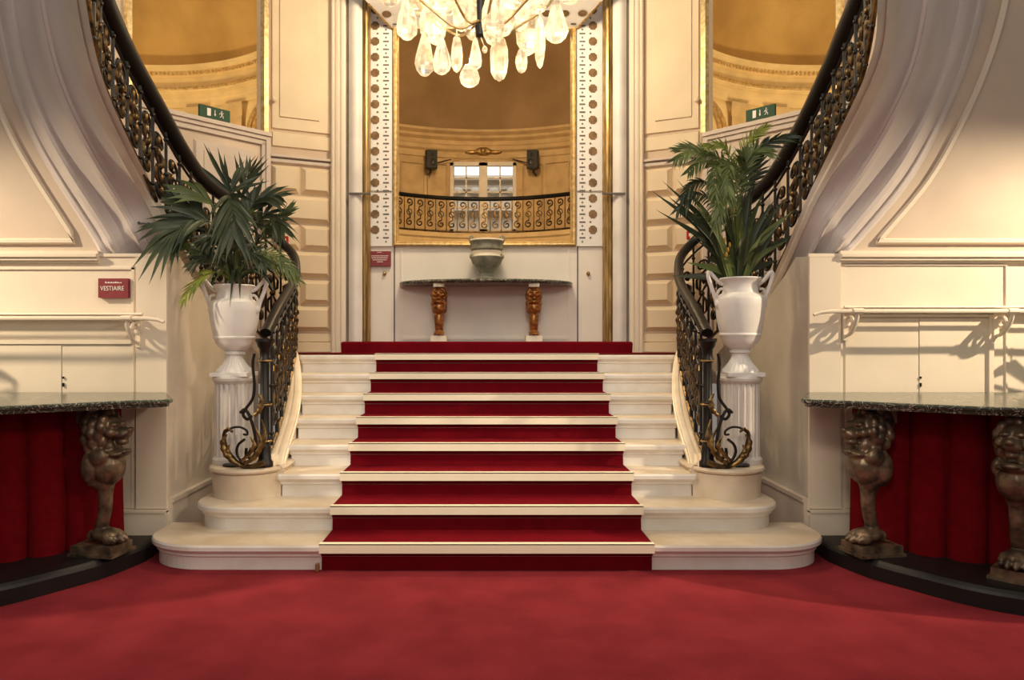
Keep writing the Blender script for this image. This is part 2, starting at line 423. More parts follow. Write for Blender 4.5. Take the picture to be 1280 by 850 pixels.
# pilaster strips framing the niche
def strip(pa, pb, Y, z0, prof, name, mt):
    xa, xb = xat(pa, Y), xat(pb, Y); w = xb-xa; zt = zat(-120, Y); m = MB()
    pl = [(xa, Y)]+[(xa+w*u, Y-d) for u, d in prof]+[(xb, Y)]
    rows = [[Vector((x, y, z)) for x, y in pl] for z in (z0, zt)]
    m.grid(rows); m.add(rows[1], [tuple(range(len(pl)))])
    return m.build(name, mt, smooth=30)
ti = 4
dome = [(u, .05+.045*math.sin(PI*u)) for u in [k/8 for k in range(9)]]
fl = [(0, .06), (.12, .08), (.2, .08), (.24, .06), (.4, .075), (.55, .075), (.6, .055), (.75, .07), (.9, .065), (1, .05)]
gp = [(0, .09), (.2, .12), (.3, .1), (.5, .1), (.6, .13), (.8, .12), (1, .06)]
for pa, pb, pr, mt, Y, z0 in (
        (415, 433, fl, CREAM, 7.75, 8*H), (433, 437.5, [(0, .02), (1, .02)], DASH, 7.76, 8*H), (437, 454, dome, SILVER, 7.78, 8*H), (453.5, 463.5, gp, GILT_D, 7.85, 8*H),
        (786, 803, [(1-u, d) for u, d in reversed(fl)], CREAM, 7.75, 8*H), (781.5, 786, [(0, .02), (1, .02)], DASH, 7.76, 8*H), (765, 782, dome, SILVER, 7.78, 8*H), (753, 765.5, [(1-u, d) for u, d in reversed(gp)], GILT_D, 7.85, 8*H)):
    o = strip(pa, pb, Y, z0, pr, 'trim_%d' % ti, mt); struct(o); ti += 1
m = MB()   # dark joint line running across the pilasters
for pa, pb in ((436, 463), (753, 782)): 
    q = at(pa, 241.5, 7.66); m.box(q.x, xat(pb, 7.66), 7.66, 7.7, q.z-.008, q.z+.008)
struct(m.build('trim_%d' % ti, DASH)); ti += 1

# ------------------------------------------------------------------ side bays of the back wall
def bay_matrix(A, B):
    A, B = Vector((*A, 0)), Vector((*B, 0)); ex = (B-A).normalized(); ey = Vector((-ex.y, ex.x, 0))
    return Matrix(((ex.x, ey.x, 0, A.x), (ex.y, ey.y, 0, A.y), (0, 0, 1, 0), (0, 0, 0, 1))), (B-A).length
for sx, side in ((-1, 'left'), (1, 'right')):
    if sx < 0: A, B = (-2.265, 7.50), (-1.655, 7.76)
    else: A, B = (1.675, 7.76), (2.235, 7.50)
    Mx, Lb = bay_matrix(A, B)          # local x along wall (image left->right), local y away from viewer
    Yc = 7.63
    m = MB(); m.box(0, Lb, 0, .1, 8*H, zat(-130, Yc), M=Mx)
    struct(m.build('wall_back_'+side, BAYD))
    m = MB(); fl_ = (lambda u: u) if sx < 0 else (lambda u: 1-u)
    def blk(u0, u1, ya, yb, d=.06, b=.045):
        a_, b_ = sorted((fl_(u0), fl_(u1))); m.bevbox(a_*Lb, b_*Lb, -d, 0, zat(yb, Yc), zat(ya, Yc), b, M=Mx)
    rowsy = [(209, 243), (245.5, 279), (281.5, 312), (314.5, 347), (349.5, 380), (382.5, 414)]
    for i, (ya, yb) in enumerate(rowsy):
        if i % 2 == 0: blk(.02, .46, ya, yb); blk(.48, .95, ya, yb)
        else: blk(.02, .95, ya, yb)
    blk(0, 1, 417, 428, .03, .01); blk(0, 1, 427, 441, .045, .012)
    struct(m.build('trim_%d' % ti, BAYC)); ti += 1
    m = MB()
    blk(0, 1, 196, 201, .055, .01); blk(0, 1, 201, 207, .035, .01)
    struct(m.build('trim_%d' % ti, LAV)); ti += 1
    # upper cupboard door
    d = thing('cupboard_door', 'tall cream panelled cupboard door above the stone-look wall %s of the mirror' % side, 'door', 'cupboard doors beside the mirror')
    m = MB(); blk(.03, .96, -128, 165, .02, .008); blk(.14, .78, -120, 151, .035, .012); blk(.19, .73, -112, 146, .022, -.001)
    m.build('door_panel', BAYC, d)
    m = MB(); blk(.03, .96, 168, 187, .02, .012); m.build('bottom_rail', BAYC, d)
    m = MB(); q = Mx @ Vector((fl_(.06)*Lb, -.05, zat(131, Yc))); m.ell(q, (.025, .025, .03)); m.build('knob', BAYC, d, smooth=True)
    # wainscot bay with mirror above
    A2 = Vector((sx*2.275, 7.50)); dr = Vector((sx*.683, -.731)); LW = 2.6
    E2 = A2+dr*LW
    if sx < 0: Mw, Lw = bay_matrix(E2, A2)
    else: Mw, Lw = bay_matrix(A2, E2)
    U = (lambda s: Lw-s) if sx < 0 else (lambda s: s)
    def wb(mb, s0, s1, y0, y1, z0, z1, mi=None, bev=None):
        a_, b_ = sorted((U(s0), U(s1)))
        if bev is None: mb.box(a_, b_, y0, y1, z0, z1, mi, Mw)
        else: mb.bevbox(a_, b_, y0, y1, z0, z1, bev, mi, Mw)
    ZW = 3.585
    def s_of(px):   # distance along the bay for an image column
        k = (px-CX)/F; # A2.x+dr.x*s = k*(A2.y+dr.y*s)
        return (k*A2.y-A2.x)/(dr.x-k*dr.y)
    px1, px0 = (163, 327) if sx < 0 else (1047, 885)
    sa, sb = s_of(px0), s_of(px1)
    m = MB(); wb(m, 0, LW, 0, .1, 1.0, ZW); wb(m, 0, sa, 0, .1, ZW, 6); wb(m, sb, LW, 0, .1, ZW, 6); wb(m, sa, sb, 0, .1, 5.6, 6)
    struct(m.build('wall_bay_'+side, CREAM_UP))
    m = MB()
    wb(m, 0, LW, -.07, 0, ZW-.03, ZW+.01); wb(m, 0, LW, -.05, 0, ZW-.07, ZW-.03); wb(m, .01, LW, -.03, 0, ZW-.12, ZW-.07)
    wb(m, .0, .05, -.05, 0, 1.4, ZW-.07); wb(m, .05, .09, -.03, 0, 1.4, ZW-.1)
    for s0, s1 in ((.16, .80), (.95, 1.45), (1.6, 2.4)):
        wb(m, s0, s1, -.022, 0, 2.0, ZW-.2, bev=.02); wb(m, s0+.07, s1-.07, -.03, 0, 2.07, ZW-.27, bev=.03)
    struct(m.build('trim_%d' % ti, LAV)); ti += 1
    wm = thing('wall_mirror', 'tall gilt edged mirror above the %s stair panelling reflecting a golden dome' % side, 'mirror', 'gilt edged mirrors above the stair panelling')
    m = MB(); wb(m, sa-.07, sa+.012, -.05, 0, ZW, 5.6, bev=.015); wb(m, sb-.012, sb+.06, -.05, 0, ZW, 5.6, bev=.015); wb(m, sa, sb, -.04, 0, 5.55, 5.62, bev=.01)
    m.build('frame', GILT, wm)
    m = MB(); a_, b_ = sorted((U(sa), U(sb)))
    m.add([Mw @ Vector(v) for v in ((a_, .05, ZW), (b_, .05, ZW), (b_, .05, 5.6), (a_, .05, 5.6))], [(0, 1, 2, 3)])
    m.build('mirror_clear_pane', GLASS2, wm)
    # exit sign standing on the wainscot
    if sx < 0: s0, s1 = s_of(283), s_of(245)
    else: s0, s1 = s_of(937), s_of(973)
    ex = thing('exit_sign', 'green and white running man exit sign above the %s stair panelling' % side, 'sign', 'green exit signs')
    m = MB(); wb(m, s0, s1, -.075, -.045, ZW+.012, ZW+.125); sb_ = m.build('sign_box', GREEN, ex)
    m = MB(); a_, b_ = sorted((U(s0), U(s1))); w_ = b_-a_; zm = ZW+.068
    def fr(u0, u1, z0, z1): m.box(a_+u0*w_, a_+u1*w_, -.078, -.0755, zm+z0, zm+z1, 0, Mw)
    fr(.24, .36, -.036, .036); m.build('door_symbol', LETTER, sb_); m = MB()
    fr(.485, .505, -.012, .03); m.add([Mw @ Vector((a_+u*w_, -.078, zm+z)) for u, z in ((.46, -.008), (.53, -.008), (.495, -.032))], [(0, 1, 2)]); m.build('arrow', LETTER, sb_); m = MB()
    def limb(pts, r): m.tube([Mw @ Vector((a_+u*w_, -.077, zm+z)) for u, z in pts], r, 6)
    m.ell(Mw @ Vector((a_+.715*w_, -.077, zm+.028)), (.008, .008, .008), 8, 6)
    limb([(.70, .018), (.715, -.006)], .006); limb([(.715, -.006), (.76, -.012), (.765, -.034)], .004); limb([(.715, -.006), (.69, -.024), (.65, -.028)], .004)
    limb([(.70, .016), (.66, .012), (.64, -.004)], .003); limb([(.70, .016), (.745, .008), (.77, .018)], .003)
    m.build('running_figure', LETTER, sb_)
    # ring cornice room built behind that side mirror's clear pane, replacing a reflection
    cx_, cy_, R = sx*4.62, 7.9, 2.6
    zc = 5.39
    def P3(r, th, z): return Vector((cx_-sx*r*math.cos(th), cy_+r*math.sin(th), z))
    ths = [math.radians(8+144*k/36) for k in range(37)]
    m = MB(); m.grid([[P3(R+.02, t, z) for t in ths] for z in (3.0, 4.9)]); struct(m.build('wall_alcove_'+side, ORNAM_L, smooth=True))
    m = MB()
    dome_p = [(R-.02, zc)]+[(R*math.cos(a)*.995, zc+1.6*math.sin(a)) for a in [math.radians(6+80*k/9) for k in range(10)]]
    m.grid([[P3(r, t, z) for t in ths] for r, z in dome_p]); struct(m.build('ceiling_alcove_'+side, GOLDCEIL, smooth=True))
    m = MB()
    cp = [(R, zc-.56), (R-.03, zc-.56), (R-.03, zc-.47), (R-.06, zc-.45), (R-.06, zc-.38), (R-.12, zc-.36), (R-.14, zc-.31), (R-.08, zc-.28), (R-.06, zc-.14), (R-.11, zc-.12), (R-.12, zc-.07), (R-.17, zc-.03), (R-.18, zc), (R-.02, zc+.01)]
    m.grid([[P3(r, t, z) for t in ths] for r, z in cp]); struct(m.build('trim_%d' % ti, ORNAM_L, smooth=20)); ti += 1
    m = MB()
    for k in range(100):
        t = math.radians(10+140*k/99); m.ell(P3(R-.12, t, zc-.10), (.028, .028, .03), 6, 4)
    for t0 in ths[::1]: pass
    m.grid([[P3(r, t, z) for t in ths] for r, z in ((R-.125, zc-.345), (R-.150, zc-.33), (R-.145, zc-.30))])
    struct(m.build('trim_%d' % ti, GILT)); ti += 1
    m = MB()       # gilt arch and pilaster capitals on the alcove wall
    tA = math.radians(50)
    def wallp(dt, z): return P3(R-.03, tA+dt, z)
    for rr, rad in ((.50, .030), (.41, .018)):
        m.tube([wallp(rr*math.cos(a)/R, 4.30+rr*math.sin(a)) for a in [PI*k/16 for k in range(17)]], rad, 6)
    struct(m.build('trim_%d' % ti, GILT)); ti += 1
    m = MB()
    for td in (66, 80):
        t = math.radians(td); m.grid([[P3(R-.05, t+math.radians(dd), z) for dd in (-3, -3, 3, 3)] for z in (3.2, 4.7)])
        m.grid([[P3(R-.05-.06*k/3, t+math.radians(dd*(1+.12*k)), 4.62+.06*k) for dd in (-3.2, 3.2)] for k in range(4)])
    struct(m.build('trim_%d' % ti, ORNAM)); ti += 1

# ------------------------------------------------------------------ rear gallery built behind the central mirror's clear pane, replacing a reflection
RC = Vector((-.04, 11.3)); RR = 4.2
def G(r, t, z): return Vector((RC.x+r*math.sin(t), RC.y+r*math.cos(t), z))
tg = [math.radians(-48+96*k/40) for k in range(41)]
zt_c = zat(166, 15.5)
wz0, wz1 = zat(292, 15.5), zat(208, 15.5)
m = MB()
tw = .66/RR
tl = [t for t in tg if t < -tw]+[-tw]; tr_ = [tw]+[t for t in tg if t > tw]
for tt in (tl, tr_): m.grid([[G(RR, t, z) for t in tt] for z in (3.2, zt_c)])
m.grid([[G(RR, -tw, z), G(RR, 0, z), G(RR, tw, z)] for z in (wz1, zt_c)])
m.grid([[G(RR, -tw, z), G(RR, 0, z), G(RR, tw, z)] for z in (3.2, wz0)])
struct(m.build('wall_rear', ORNAM, smooth=True))
m = MB()
m.grid([[G(RR*math.cos(a), t, zt_c+2.2*math.sin(a)) for t in tg] for a in [math.radians(-.5+86*k/12) for k in range(13)]])
struct(m.build('ceiling_rear', BROWNCEIL, smooth=True))
m = MB()
k_ = 15.5/900
cp = [(RR, -.56), (RR-.04, -.56), (RR-.05, -.44), (RR-.11, -.40), (RR-.12, -.32), (RR-.06, -.28), (RR-.06, -.2), (RR-.14, -.15), (RR-.15, -.1), (RR-.24, -.05), (RR-.25, 0), (RR-.1, .02)]
m.grid([[G(r, t, zt_c+z) for t in tg] for r, z in cp]); struct(m.build('trim_%d' % ti, ORNAM, smooth=20)); ti += 1
m = MB()   # cartouche and wall panels of the gallery
q = at(604, 188, 15.3)
for dx, r in ((0, (.2, .06, .1)), (-.25, (.15, .04, .05)), (.25, (.15, .04, .05)), (-.12, (.1, .05, .06)), (.12, (.1, .05, .06)), (0, (.09, .08, .07))):
    m.ell((q.x+dx, 15.42, q.z-abs(dx)*.1+.02), r)
struct(m.build('trim_%d' % ti, GILT_D, smooth=True)); ti += 1
m = MB()
for sx in (-1, 1):
    for px_a, px_b in ((497, 527), (532, 556)):
        ta, tb = [(p-605)*15.2/900/RR for p in (px_a, px_b)]
        za, zb_ = 3.9, zt_c-.72
        path = [G(RR-.02, sx*ta, za), G(RR-.02, sx*ta, zb_), G(RR-.02, sx*tb, zb_), G(RR-.02, sx*tb, za)]
        m.tube(path, .02, 4)
    # low arch moulding over the window
m.tube([G(RR-.02, -0.30+.60*k/20, zt_c-.80+.28*math.sin(PI*k/20)) for k in range(21)], .025, 5)
struct(m.build('trim_%d' % ti, ORNAM)); ti += 1
# window
win = MB(); yw = RC.y+RR-.05
xw0, xw1 = xat(563, 15.5), xat(645, 15.5)
for a, b in ((xw0, xw0+.07), (xw1-.07, xw1), ((xw0+xw1)/2-.09, (xw0+xw1)/2+.09)): win.box(a, b, yw-.06, yw+.05, wz0, wz1+.06)
win.box(xw0, xw1, yw-.06, yw+.05, wz1-.01, wz1+.07); win.box(xw0, xw1, yw-.06, yw+.05, wz0-.02, wz0+.08)
xm = (xw0+xw1)/2
for a, b in ((xw0+.07, xm-.09), (xm+.09, xw1-.07)):
    c_ = (a+b)/2; win.box(c_-.015, c_+.015, yw-.03, yw+.02, wz0, wz1)
    for zz in (zat(223.5, 15.5), zat(241, 15.5), zat(260, 15.5)): win.box(a, b, yw-.03, yw+.02, zz-.015, zz+.015)
w1 = struct(win.build('window_1', WHITE))
m = MB(); m.quad((xw0, yw, wz0), (xw1, yw, wz0), (xw1, yw, wz1), (xw0, yw, wz1)); g = m.build('pane', WGLASS, w1)
m = MB(); m.quad((-6, 24, 0), (6, 24, 0), (6, 24, 14), (-6, 24, 14)); struct(m.build('sky', SKY))
m = MB(); zf = zat(222, 20)
m.box(-4, 4, 20, 20.4, 0, zf-.35); m.box(-4, 4, 19.7, 20.4, zf-.12, zf); m.box(-4, 4, 19.85, 20.4, zf-.35, zf-.12)
for k in range(16): m.ell((-3.8+k*.5, 19.9, zf-.38), (.18, .1, .1), 8, 5)
m.box(-4, 4, 19.8, 20, zf-.95, zf-.85)
tag(m.build('building_facade', FACADE), 'pale stone building seen through the far window', 'building')
# speakers
for px, lab in ((539, 'black wall speaker left of the far window'), (666, 'black wall speaker right of the far window')):
    s = thing('wall_speaker', lab, 'speaker', 'wall speakers by the far window')
    q = at(px, 200, 15.0); t = math.atan2(q.x-RC.x, q.y-RC.y)
    Ms = Matrix.Translation(q) @ Matrix.Rotation(-t*1.0, 4, 'Z')
    m = MB(); o = [(-.11, -.10), (.11, -.10), (.13, .0), (.06, .12), (-.06, .12), (-.13, 0)]
    m.rings(o, [(.01, -.19), (0, -.18), (0, .18), (.01, .19)]); m.v = [tuple(Ms @ Vector(v)) for v in m.v]; cab_ = m.build('cabinet', BLKP, s)
    m = MB(); m.tube([Ms @ Vector(v) for v in ((0, .05, -.16), (0, .08, -.24), (0, .45, -.24))], .022, 6); m.tube([Ms @ Vector(v) for v in ((-q.x/abs(q.x)*.1, .1, -.04), (-q.x/abs(q.x)*.3, .25, .05), (-q.x/abs(q.x)*.5, .3, .12))], .012, 5)
    m.build('bracket', BLKP, s)
    m = MB(); m.ell(Ms @ Vector((0, -.10, -.06)), (.07, .012, .07)); m.ell(Ms @ Vector((0, -.10, .09)), (.035, .012, .035)); m.build('driver', IRON, cab_, smooth=True)

def scroll2d(h, w, flip=1):
    """S-shaped scroll in a w x h cell: list of 2-D polylines centred on 0"""
    out = []
    def spiral(cx, cy, r0, a0, turns, sgn, n=22):
        return [(cx+r0*(1-.78*k/n)*math.cos(a0+sgn*2*PI*turns*k/n), cy+r0*(1-.78*k/n)*math.sin(a0+sgn*2*PI*turns*k/n)) for k in range(n+1)]
    r = w*.36
    up = spiral(.0, h*.30, r, -PI/2*1.1, 1.25, 1); lo = spiral(0, -h*.30, r, PI/2*.9, 1.25, 1)
    mid = [(-.12*w, h*.08), (.10*w, -h*.02)]
    out.append([(flip*x, y) for x, y in list(reversed(up))+[(-.1*w, h*.02)]+[(.08*w, -.04*h)]+lo])
    return out
# gallery balustrade
gb = thing('gallery_balustrade', 'ornate iron gallery balustrade with dark handrail below the far window', 'balustrade')
GR = 14.0-RC.y; gz1 = zat(247, 14.0); gz0 = zat(291.5, 14.0)
tg2 = [math.radians(-75+150*k/60) for k in range(61)]
m = MB(); m.tube([G(GR, t, gz1-.03) for t in tg2], .04, 8); m.build('handrail', RAILM, gb, smooth=True)
m = MB(); m.tube([G(GR, t, gz0+.02) for t in tg2], .018, 6); m.build('bottom_rail', IRON_G, gb)
dt = 13.75*14.0/900/GR
for k in range(-16, 17):
    t = (k+.5)*dt; m = MB(); m.tube([G(GR, t, gz0), G(GR, t, gz1-.04)], .012, 5); m.build('baluster', IRON_G, gb)
    if k == 16: break
    tc = (k+1)*dt; m = MB()
    for pl in scroll2d((gz1-gz0)*.92, .2):
        m.tube([G(GR, tc+x/GR, (gz0+gz1)/2+y) for x, y in pl], .015, 5)
    m.tube([G(GR, tc+.055*math.cos(a)/GR, (gz0+gz1)/2+.055*math.sin(a)) for a in [2*PI*j/10 for j in range(11)]], .010, 5)
    m.build('scroll_panel', IRON_G, gb)
m = MB(); tt2 = tg2
m.grid([[G(r, t, z) for t in tt2] for r, z in ((RR+.1, gz0-.02), (GR-.08, gz0-.02), (GR-.10, gz0-.10), (GR-.06, gz0-.13), (GR-.06, gz0-.6))])
struct(m.build('floor_gallery', ORNAM, smooth=30))

# ------------------------------------------------------------------ niche console with stone vase
def lion_mesh(lm=1.0):
    m = MB(); E = m.ell
    E((0, -.05, .75), (.080, .090, .090)); E((0, -.145, .715), (.050, .068, .042)); E((0, -.205, .738), (.026, .020, .020)); E((0, -.15, .662), (.036, .042, .024))
    for s in (-1, 1):
        E((s*.036, -.125, .775), (.032, .026, .018)); E((s*.022, -.165, .705), (.028, .03, .024)); E((s*.06, -.11, .725), (.03, .035, .032)); E((s*.055, -.03, .835), (.022, .018, .024))
    rnd = random.Random(3)
    for ringn, (y, rad, zc) in enumerate(((-.055, .098, .745), (-.015, .110, .73), (.03, .108, .72))):
        for k in range(13):
            a = 2*PI*(k+.5*(ringn % 2))/13
            x, z = rad*math.cos(a)*.95, zc+rad*1.05*math.sin(a)
            if z > .87: z = .865
            E((x*.9, y+rnd.uniform(-.012, .012), z-.01), (.030, .030, .046))
    for k in range(10):
        E((rnd.uniform(-.075, .075), -.075+rnd.uniform(-.02, .03), .615+rnd.uniform(-.03, .03)), (.022, .026, .048))
    E((0, .05, .78), (.09, .07, .11)); E((0, .0, .66), (.09, .085, .09))
    E((0, -.055, .50), (.098, .105, .125)); E((0, -.025, .41), (.060, .070, .10)); E((0, .02, .52), (.08, .075, .12))
    E((0, -.135, .585), (.085, .05, .026)); E((0, -.175, .60), (.045, .03, .018))
    for s in (-1, 1): E((s*.082, -.05, .57), (.035, .06, .06)); E((s*.08, .02, .5), (.03, .05, .1)); E((s*.05, .02, .44), (.03, .05, .07))
    for k in range(14):
        u = k/13; E((0, -.03+.035*u-.02*math.sin(PI*u), .36-.28*u), (lm*(.043-.010*u), lm*(.046-.008*u), .04))
        for s in (-1, 1): E((s*(.024-.006*u), -.060+.035*u, .36-.28*u), (.014, .014, .03))
    E((0, -.04, .055), (.072, .095, .045)); E((0, .04, .045), (.045, .045, .04))
    for x, y in ((-.055, -.095), (-.019, -.125), (.019, -.125), (.055, -.095)):
        E((x, y, .036), (.022, .042, .032)); E((x, y-.035, .026), (.013, .02, .02)); E((x*1.02, y+.02, .06), (.018, .03, .02))
    o = m.build('lion_tmp', BRONZE, fix=False)
    mod = o.modifiers.new('r', 'REMESH'); mod.mode = 'VOXEL'; mod.voxel_size = .0065; mod.use_smooth_shade = True
    sm = o.modifiers.new('s', 'SMOOTH'); sm.factor = .4; sm.iterations = 5
    dg = bpy.context.evaluated_depsgraph_get(); me = bpy.data.meshes.new_from_object(o.evaluated_get(dg))
    bpy.data.objects.remove(o)
    for p in me.polygons: p.use_smooth = True
    me.materials.clear(); me.materials.append(BRONZE)
    return me
LION = lion_mesh(); LION_S = lion_mesh(1.75); LION_S.materials.clear(); LION_S.materials.append(AMBER)
def lion(parent, loc, face, sc, me, sx=1, sz=None):
    o = bpy.data.objects.new('lion_leg', me); C.objects.link(o)
    a = math.atan2(face[1], face[0])+PI/2
    o.location = loc; o.rotation_euler = (0, 0, a); o.scale = (sc*sx, sc, sz or sc); o.parent = parent
    return o
nc = thing('niche_console', 'half round marble console on two gilded lion legs beneath the mirror', 'table')
zn = zat(355.5, 8.0); pts = [(xat(500, 8)+.0, 8.0)]
cxn = xat(607.5, 8); an = 107.5*8/900; bn = .55
o = [(cxn+an, 7.995)]+[(cxn+an*math.cos(a), 7.95-bn*math.sin(a)) for a in [PI*k/40 for k in range(41)]]+[(cxn-an, 7.995)]
o = list(reversed(o))
m = MB(); m.rings(o, [(.03, zn-.025), (.005, zn-.01), (0, zn), (.004, zn+.01), (.012, zn+.016)]); m.build('tabletop', GREENM, nc)
for px in (549, 667):
    q = at(px, 425, 7.62); fz = zd+.001
    m = MB(); m.box(q.x-.085, q.x+.085, q.y-.10, q.y+.10, fz, fz+.06); m.build('foot_block', CREAMST, nc)
    m = MB(); m.box(q.x-.055, q.x+.055, q.y-.09, q.y+.07, zn-.06, zn-.024); m.build('head_block', CREAMST, nc)
    lion(nc, (q.x, q.y, fz+.06), (0, -1), .74, LION_S, 1.0, (zn-.058-fz-.06)/.87)
vs = thing('stone_vase', 'grey green stone vase with cream band on the niche console', 'vase')
qv = at(608.5, 352, 7.72); zb = zn+.016; sc = 7.72/900; m = MB()
pr = [(12, 0), (12, 3), (9, 5), (8, 9), (9, 11), (13, 16), (18, 22), (20, 27), (20.5, 29)]
m.lathe([(r*sc, zb+h*sc) for r, h in pr]+[(19*sc, zb+30*sc)], (qv.x, qv.y, 0), 32); m.build('lower_bowl', STONE, vs, smooth=35)
m = MB(); m.lathe([(19*sc, zb+29.5*sc), (18*sc, zb+31*sc), (17.5*sc, zb+34*sc), (18*sc, zb+37*sc)], (qv.x, qv.y, 0), 32); m.build('band', CREAMST, vs, smooth=35)
m = MB(); m.lathe([(18*sc, zb+37*sc), (20.5*sc, zb+39*sc), (20*sc, zb+43*sc), (20.5*sc, zb+46*sc), (22*sc, zb+48.5*sc)], (qv.x, qv.y, 0), 32); m.build('neck', STONE, vs, smooth=35)
m = MB(); m.lathe([(21*sc, zb+48.4*sc), (22.5*sc, zb+49.5*sc), (22*sc, zb+51*sc), (17*sc, zb+50.6*sc)], (qv.x, qv.y, 0), 32); m.build('rim', CREAMST, vs, smooth=35)
for s in (-1, 1):
    m = MB(); m.tube([(qv.x+s*sc*(19+3*math.cos(a)), qv.y-.06, zb+sc*(52+3*math.sin(a))) for a in [2*PI*k/12 for k in range(13)]], .011, 6); m.build('handle', STONE, vs, smooth=True)
    m = MB(); m.ell((qv.x+s*19*sc, qv.y-.03, zb+30*sc), (.022, .03, .03)); m.build('boss', STONE, vs, smooth=True)

# ------------------------------------------------------------------ front side walls, stair strings
YW = 5.1
Bpx = {'left': [(316, 428, 6.98), (262, 360, 5.88), (240, 330, 5.5), (224, 300, 5.28), (212, 276, 5.16), (203, 258, 5.12), (191, 234, 5.03), (161, 175, 4.63), (134, 114, 4.37), (118, 60, 4.18), (107, 0, 4.0), (101, -50, 3.9), (97, -110, 3.8)],
       'right': [(903, 430, 6.98), (955, 364, 5.92), (976, 325, 5.55), (992, 288, 5.28), (1002, 264, 5.16), (1013, 238, 5.1), (1026, 212, 5.03), (1052, 158, 4.75), (1080, 98, 4.45), (1094, 52, 4.28), (1097, 0, 4.1), (1098, -50, 4.0), (1099, -110, 3.9)]}
Ppx = {'left': [(250, 500, 6.2), (190, 430, 5.75), (165, 393, 5.5), (148, 363, 5.32), (136, 340, 5.2), (125, 318), (112, 294), (68, 225), (38, 172), (10, 105), (-7, 30), (-15, -30), (-22, -110)],
       'right': [(945, 500, 6.2), (1000, 430, 5.75), (1020, 393, 5.5), (1034, 363, 5.32), (1047, 340, 5.2), (1060, 318), (1077, 301), (1135, 232), (1174, 165), (1203, 102), (1225, 36), (1236, -20), (1246, -110)]}
for side, sx in (('left', -1), ('right', 1)):
    XC = xat(210, YW) if sx < 0 else xat(1010, YW)
    XO = sx*6.0; ZC = zat(320, YW)
    m = MB(); m.quad((XC, YW, 0), (XO, YW, 0), (XO, YW, ZC), (XC, YW, ZC))
    pl = [at(*(v if len(v) == 3 else (*v, YW))) for v in Ppx[side]]
    ps_all = spline(pl, 73); ps = [Vector((p.x, YW, p.z)) for p in ps_all[30:]]
    poly = [Vector((XO, YW, ZC))]+ps+[Vector((XO, YW, ps[-1].z))]
    m.add([poly[0]]+[Vector((p.x, YW, ZC)) if i == 0 else p for i, p in enumerate(ps)]+[poly[-1]], [tuple(range(len(ps)+2))])
    # one cream wall paint; the upper tone has shade put into its colour
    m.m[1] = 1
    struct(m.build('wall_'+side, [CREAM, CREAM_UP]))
    # moulded string face sweeping from the stair edge to the wall panel
    bs = spline([at(x, y, Y) for x, y, Y in Bpx[side]], 73)
    offs = [(0, 0), (.07, 0), (.075, .02), (.10, .03), (.17, .03), (.19, .0), (.22, -.012), (.30, -.035), (.38, -.03), (.41, .0), (.42, .03), (.46, .045), (.50, .04), (.51, .012), (.56, -.02), (.64, -.035), (.72, -.015), (.74, .02), (.78, .045), (.83, .045), (.85, .02), (.86, .0), (.91, -.012), (.93, .015), (.965, .025), (.985, .01), (1, 0)]
    rows = []
    for ib, (b, p) in enumerate(zip(bs, ps_all)):
        dl = (p-b).length; k = min(1, dl/.75)*(.55+.45*min(1, max(0, ib-24)/16))
        out = Vector((-sx*(.75 if p.y > YW+.02 else .4), -.85, -.2)).normalized()
        rows.append([b.lerp(p, s)+out*o*k*1.25 for s, o in offs])
    m = MB(); m.grid(rows)
    for i, f in enumerate(m.f):
        j = i % (len(offs)-1)
        if j < 5: m.m[i] = 1
    struct(m.build('trim_%d' % ti, [FASC, STUCCO], smooth=28)); ti += 1
    # inner panel moulding on upper wall
    m = MB()
    inner = [Vector((p.x+sx*.13, YW-.012, p.z+.02)) for p in ps[6:]]; zlow = zat(302, YW)
    start = Vector((inner[0].x-sx*.03, YW-.012, zlow)); 
    m.tube([Vector((XO, YW-.012, zlow)), start]+inner, .022, 6)
    struct(m.build('trim_%d' % ti, CREAM)); ti += 1
    # cornice between lower and upper wall
    m = MB(); xa, xb = sorted((xat(125 if sx < 0 else 1048, YW), XO)); 
    for y0, y1, d in ((314, 318, .03), (318, 322, .055), (322, 326, .04), (326, 329, .02)):
        m.box(xa, xb, YW-d, YW, zat(y1, YW), zat(y0, YW))
    xc0, xc1 = sorted((XC, xat(125 if sx < 0 else 1048, YW)))
    m.box(xc0, xc1, YW-.012, YW, zat(321, YW), zat(317, YW))
    struct(m.build('trim_%d' % ti, CREAM)); ti += 1
    # pilaster, panel beads and baseboard
    m = MB(); xa, xb = sorted((XC, xat(172 if sx < 0 else 1049, YW)))
    m.box(xa, xb, YW-.025, YW, .26, ZC-.01)
    struct(m.build('trim_%d' % ti, CREAM)); ti += 1
    m = MB(); xa, xb = sorted((XC-sx*.004, XO)); m.box(xa, xb, YW-.04, YW, 0, .245); m.box(xa, xb, YW-.05, YW, .235, .255)
    struct(m.build('baseboard_'+side, CREAM))
    m = MB()
    if sx < 0:
        m.box(xat(165, YW), xat(168, YW), YW-.012, YW, .26, zat(332, YW)); m.box(XO, xat(168, YW), YW-.012, YW, zat(337, YW), zat(334.5, YW))
        m.box(XO, xat(165, YW), YW-.02, YW, zat(430, YW), zat(425, YW))
    else:
        m.box(xat(1055, YW), xat(1256, YW), YW-.01, YW, zat(332, YW), zat(330, YW)); m.box(xat(1055, YW), xat(1256, YW), YW-.008, YW, zat(324, YW)-.01, zat(324, YW))
        m.box(xat(1233, YW), xat(1239, YW), YW-.03, YW, .26, zat(393, YW)); m.box(xat(1075, YW), xat(1239, YW), YW-.02, YW, zat(396.5, YW), zat(393, YW))  # upright ridge added to cast the vertical shadow line
        m.box(xat(1256, YW), xat(1258, YW), YW-.012, YW, .26, zat(332, YW))
    struct(m.build('trim_%d' % ti, CREAM)); ti += 1
    # cloakroom double door seam and keyholes
    px = 78 if sx < 0 else 1148
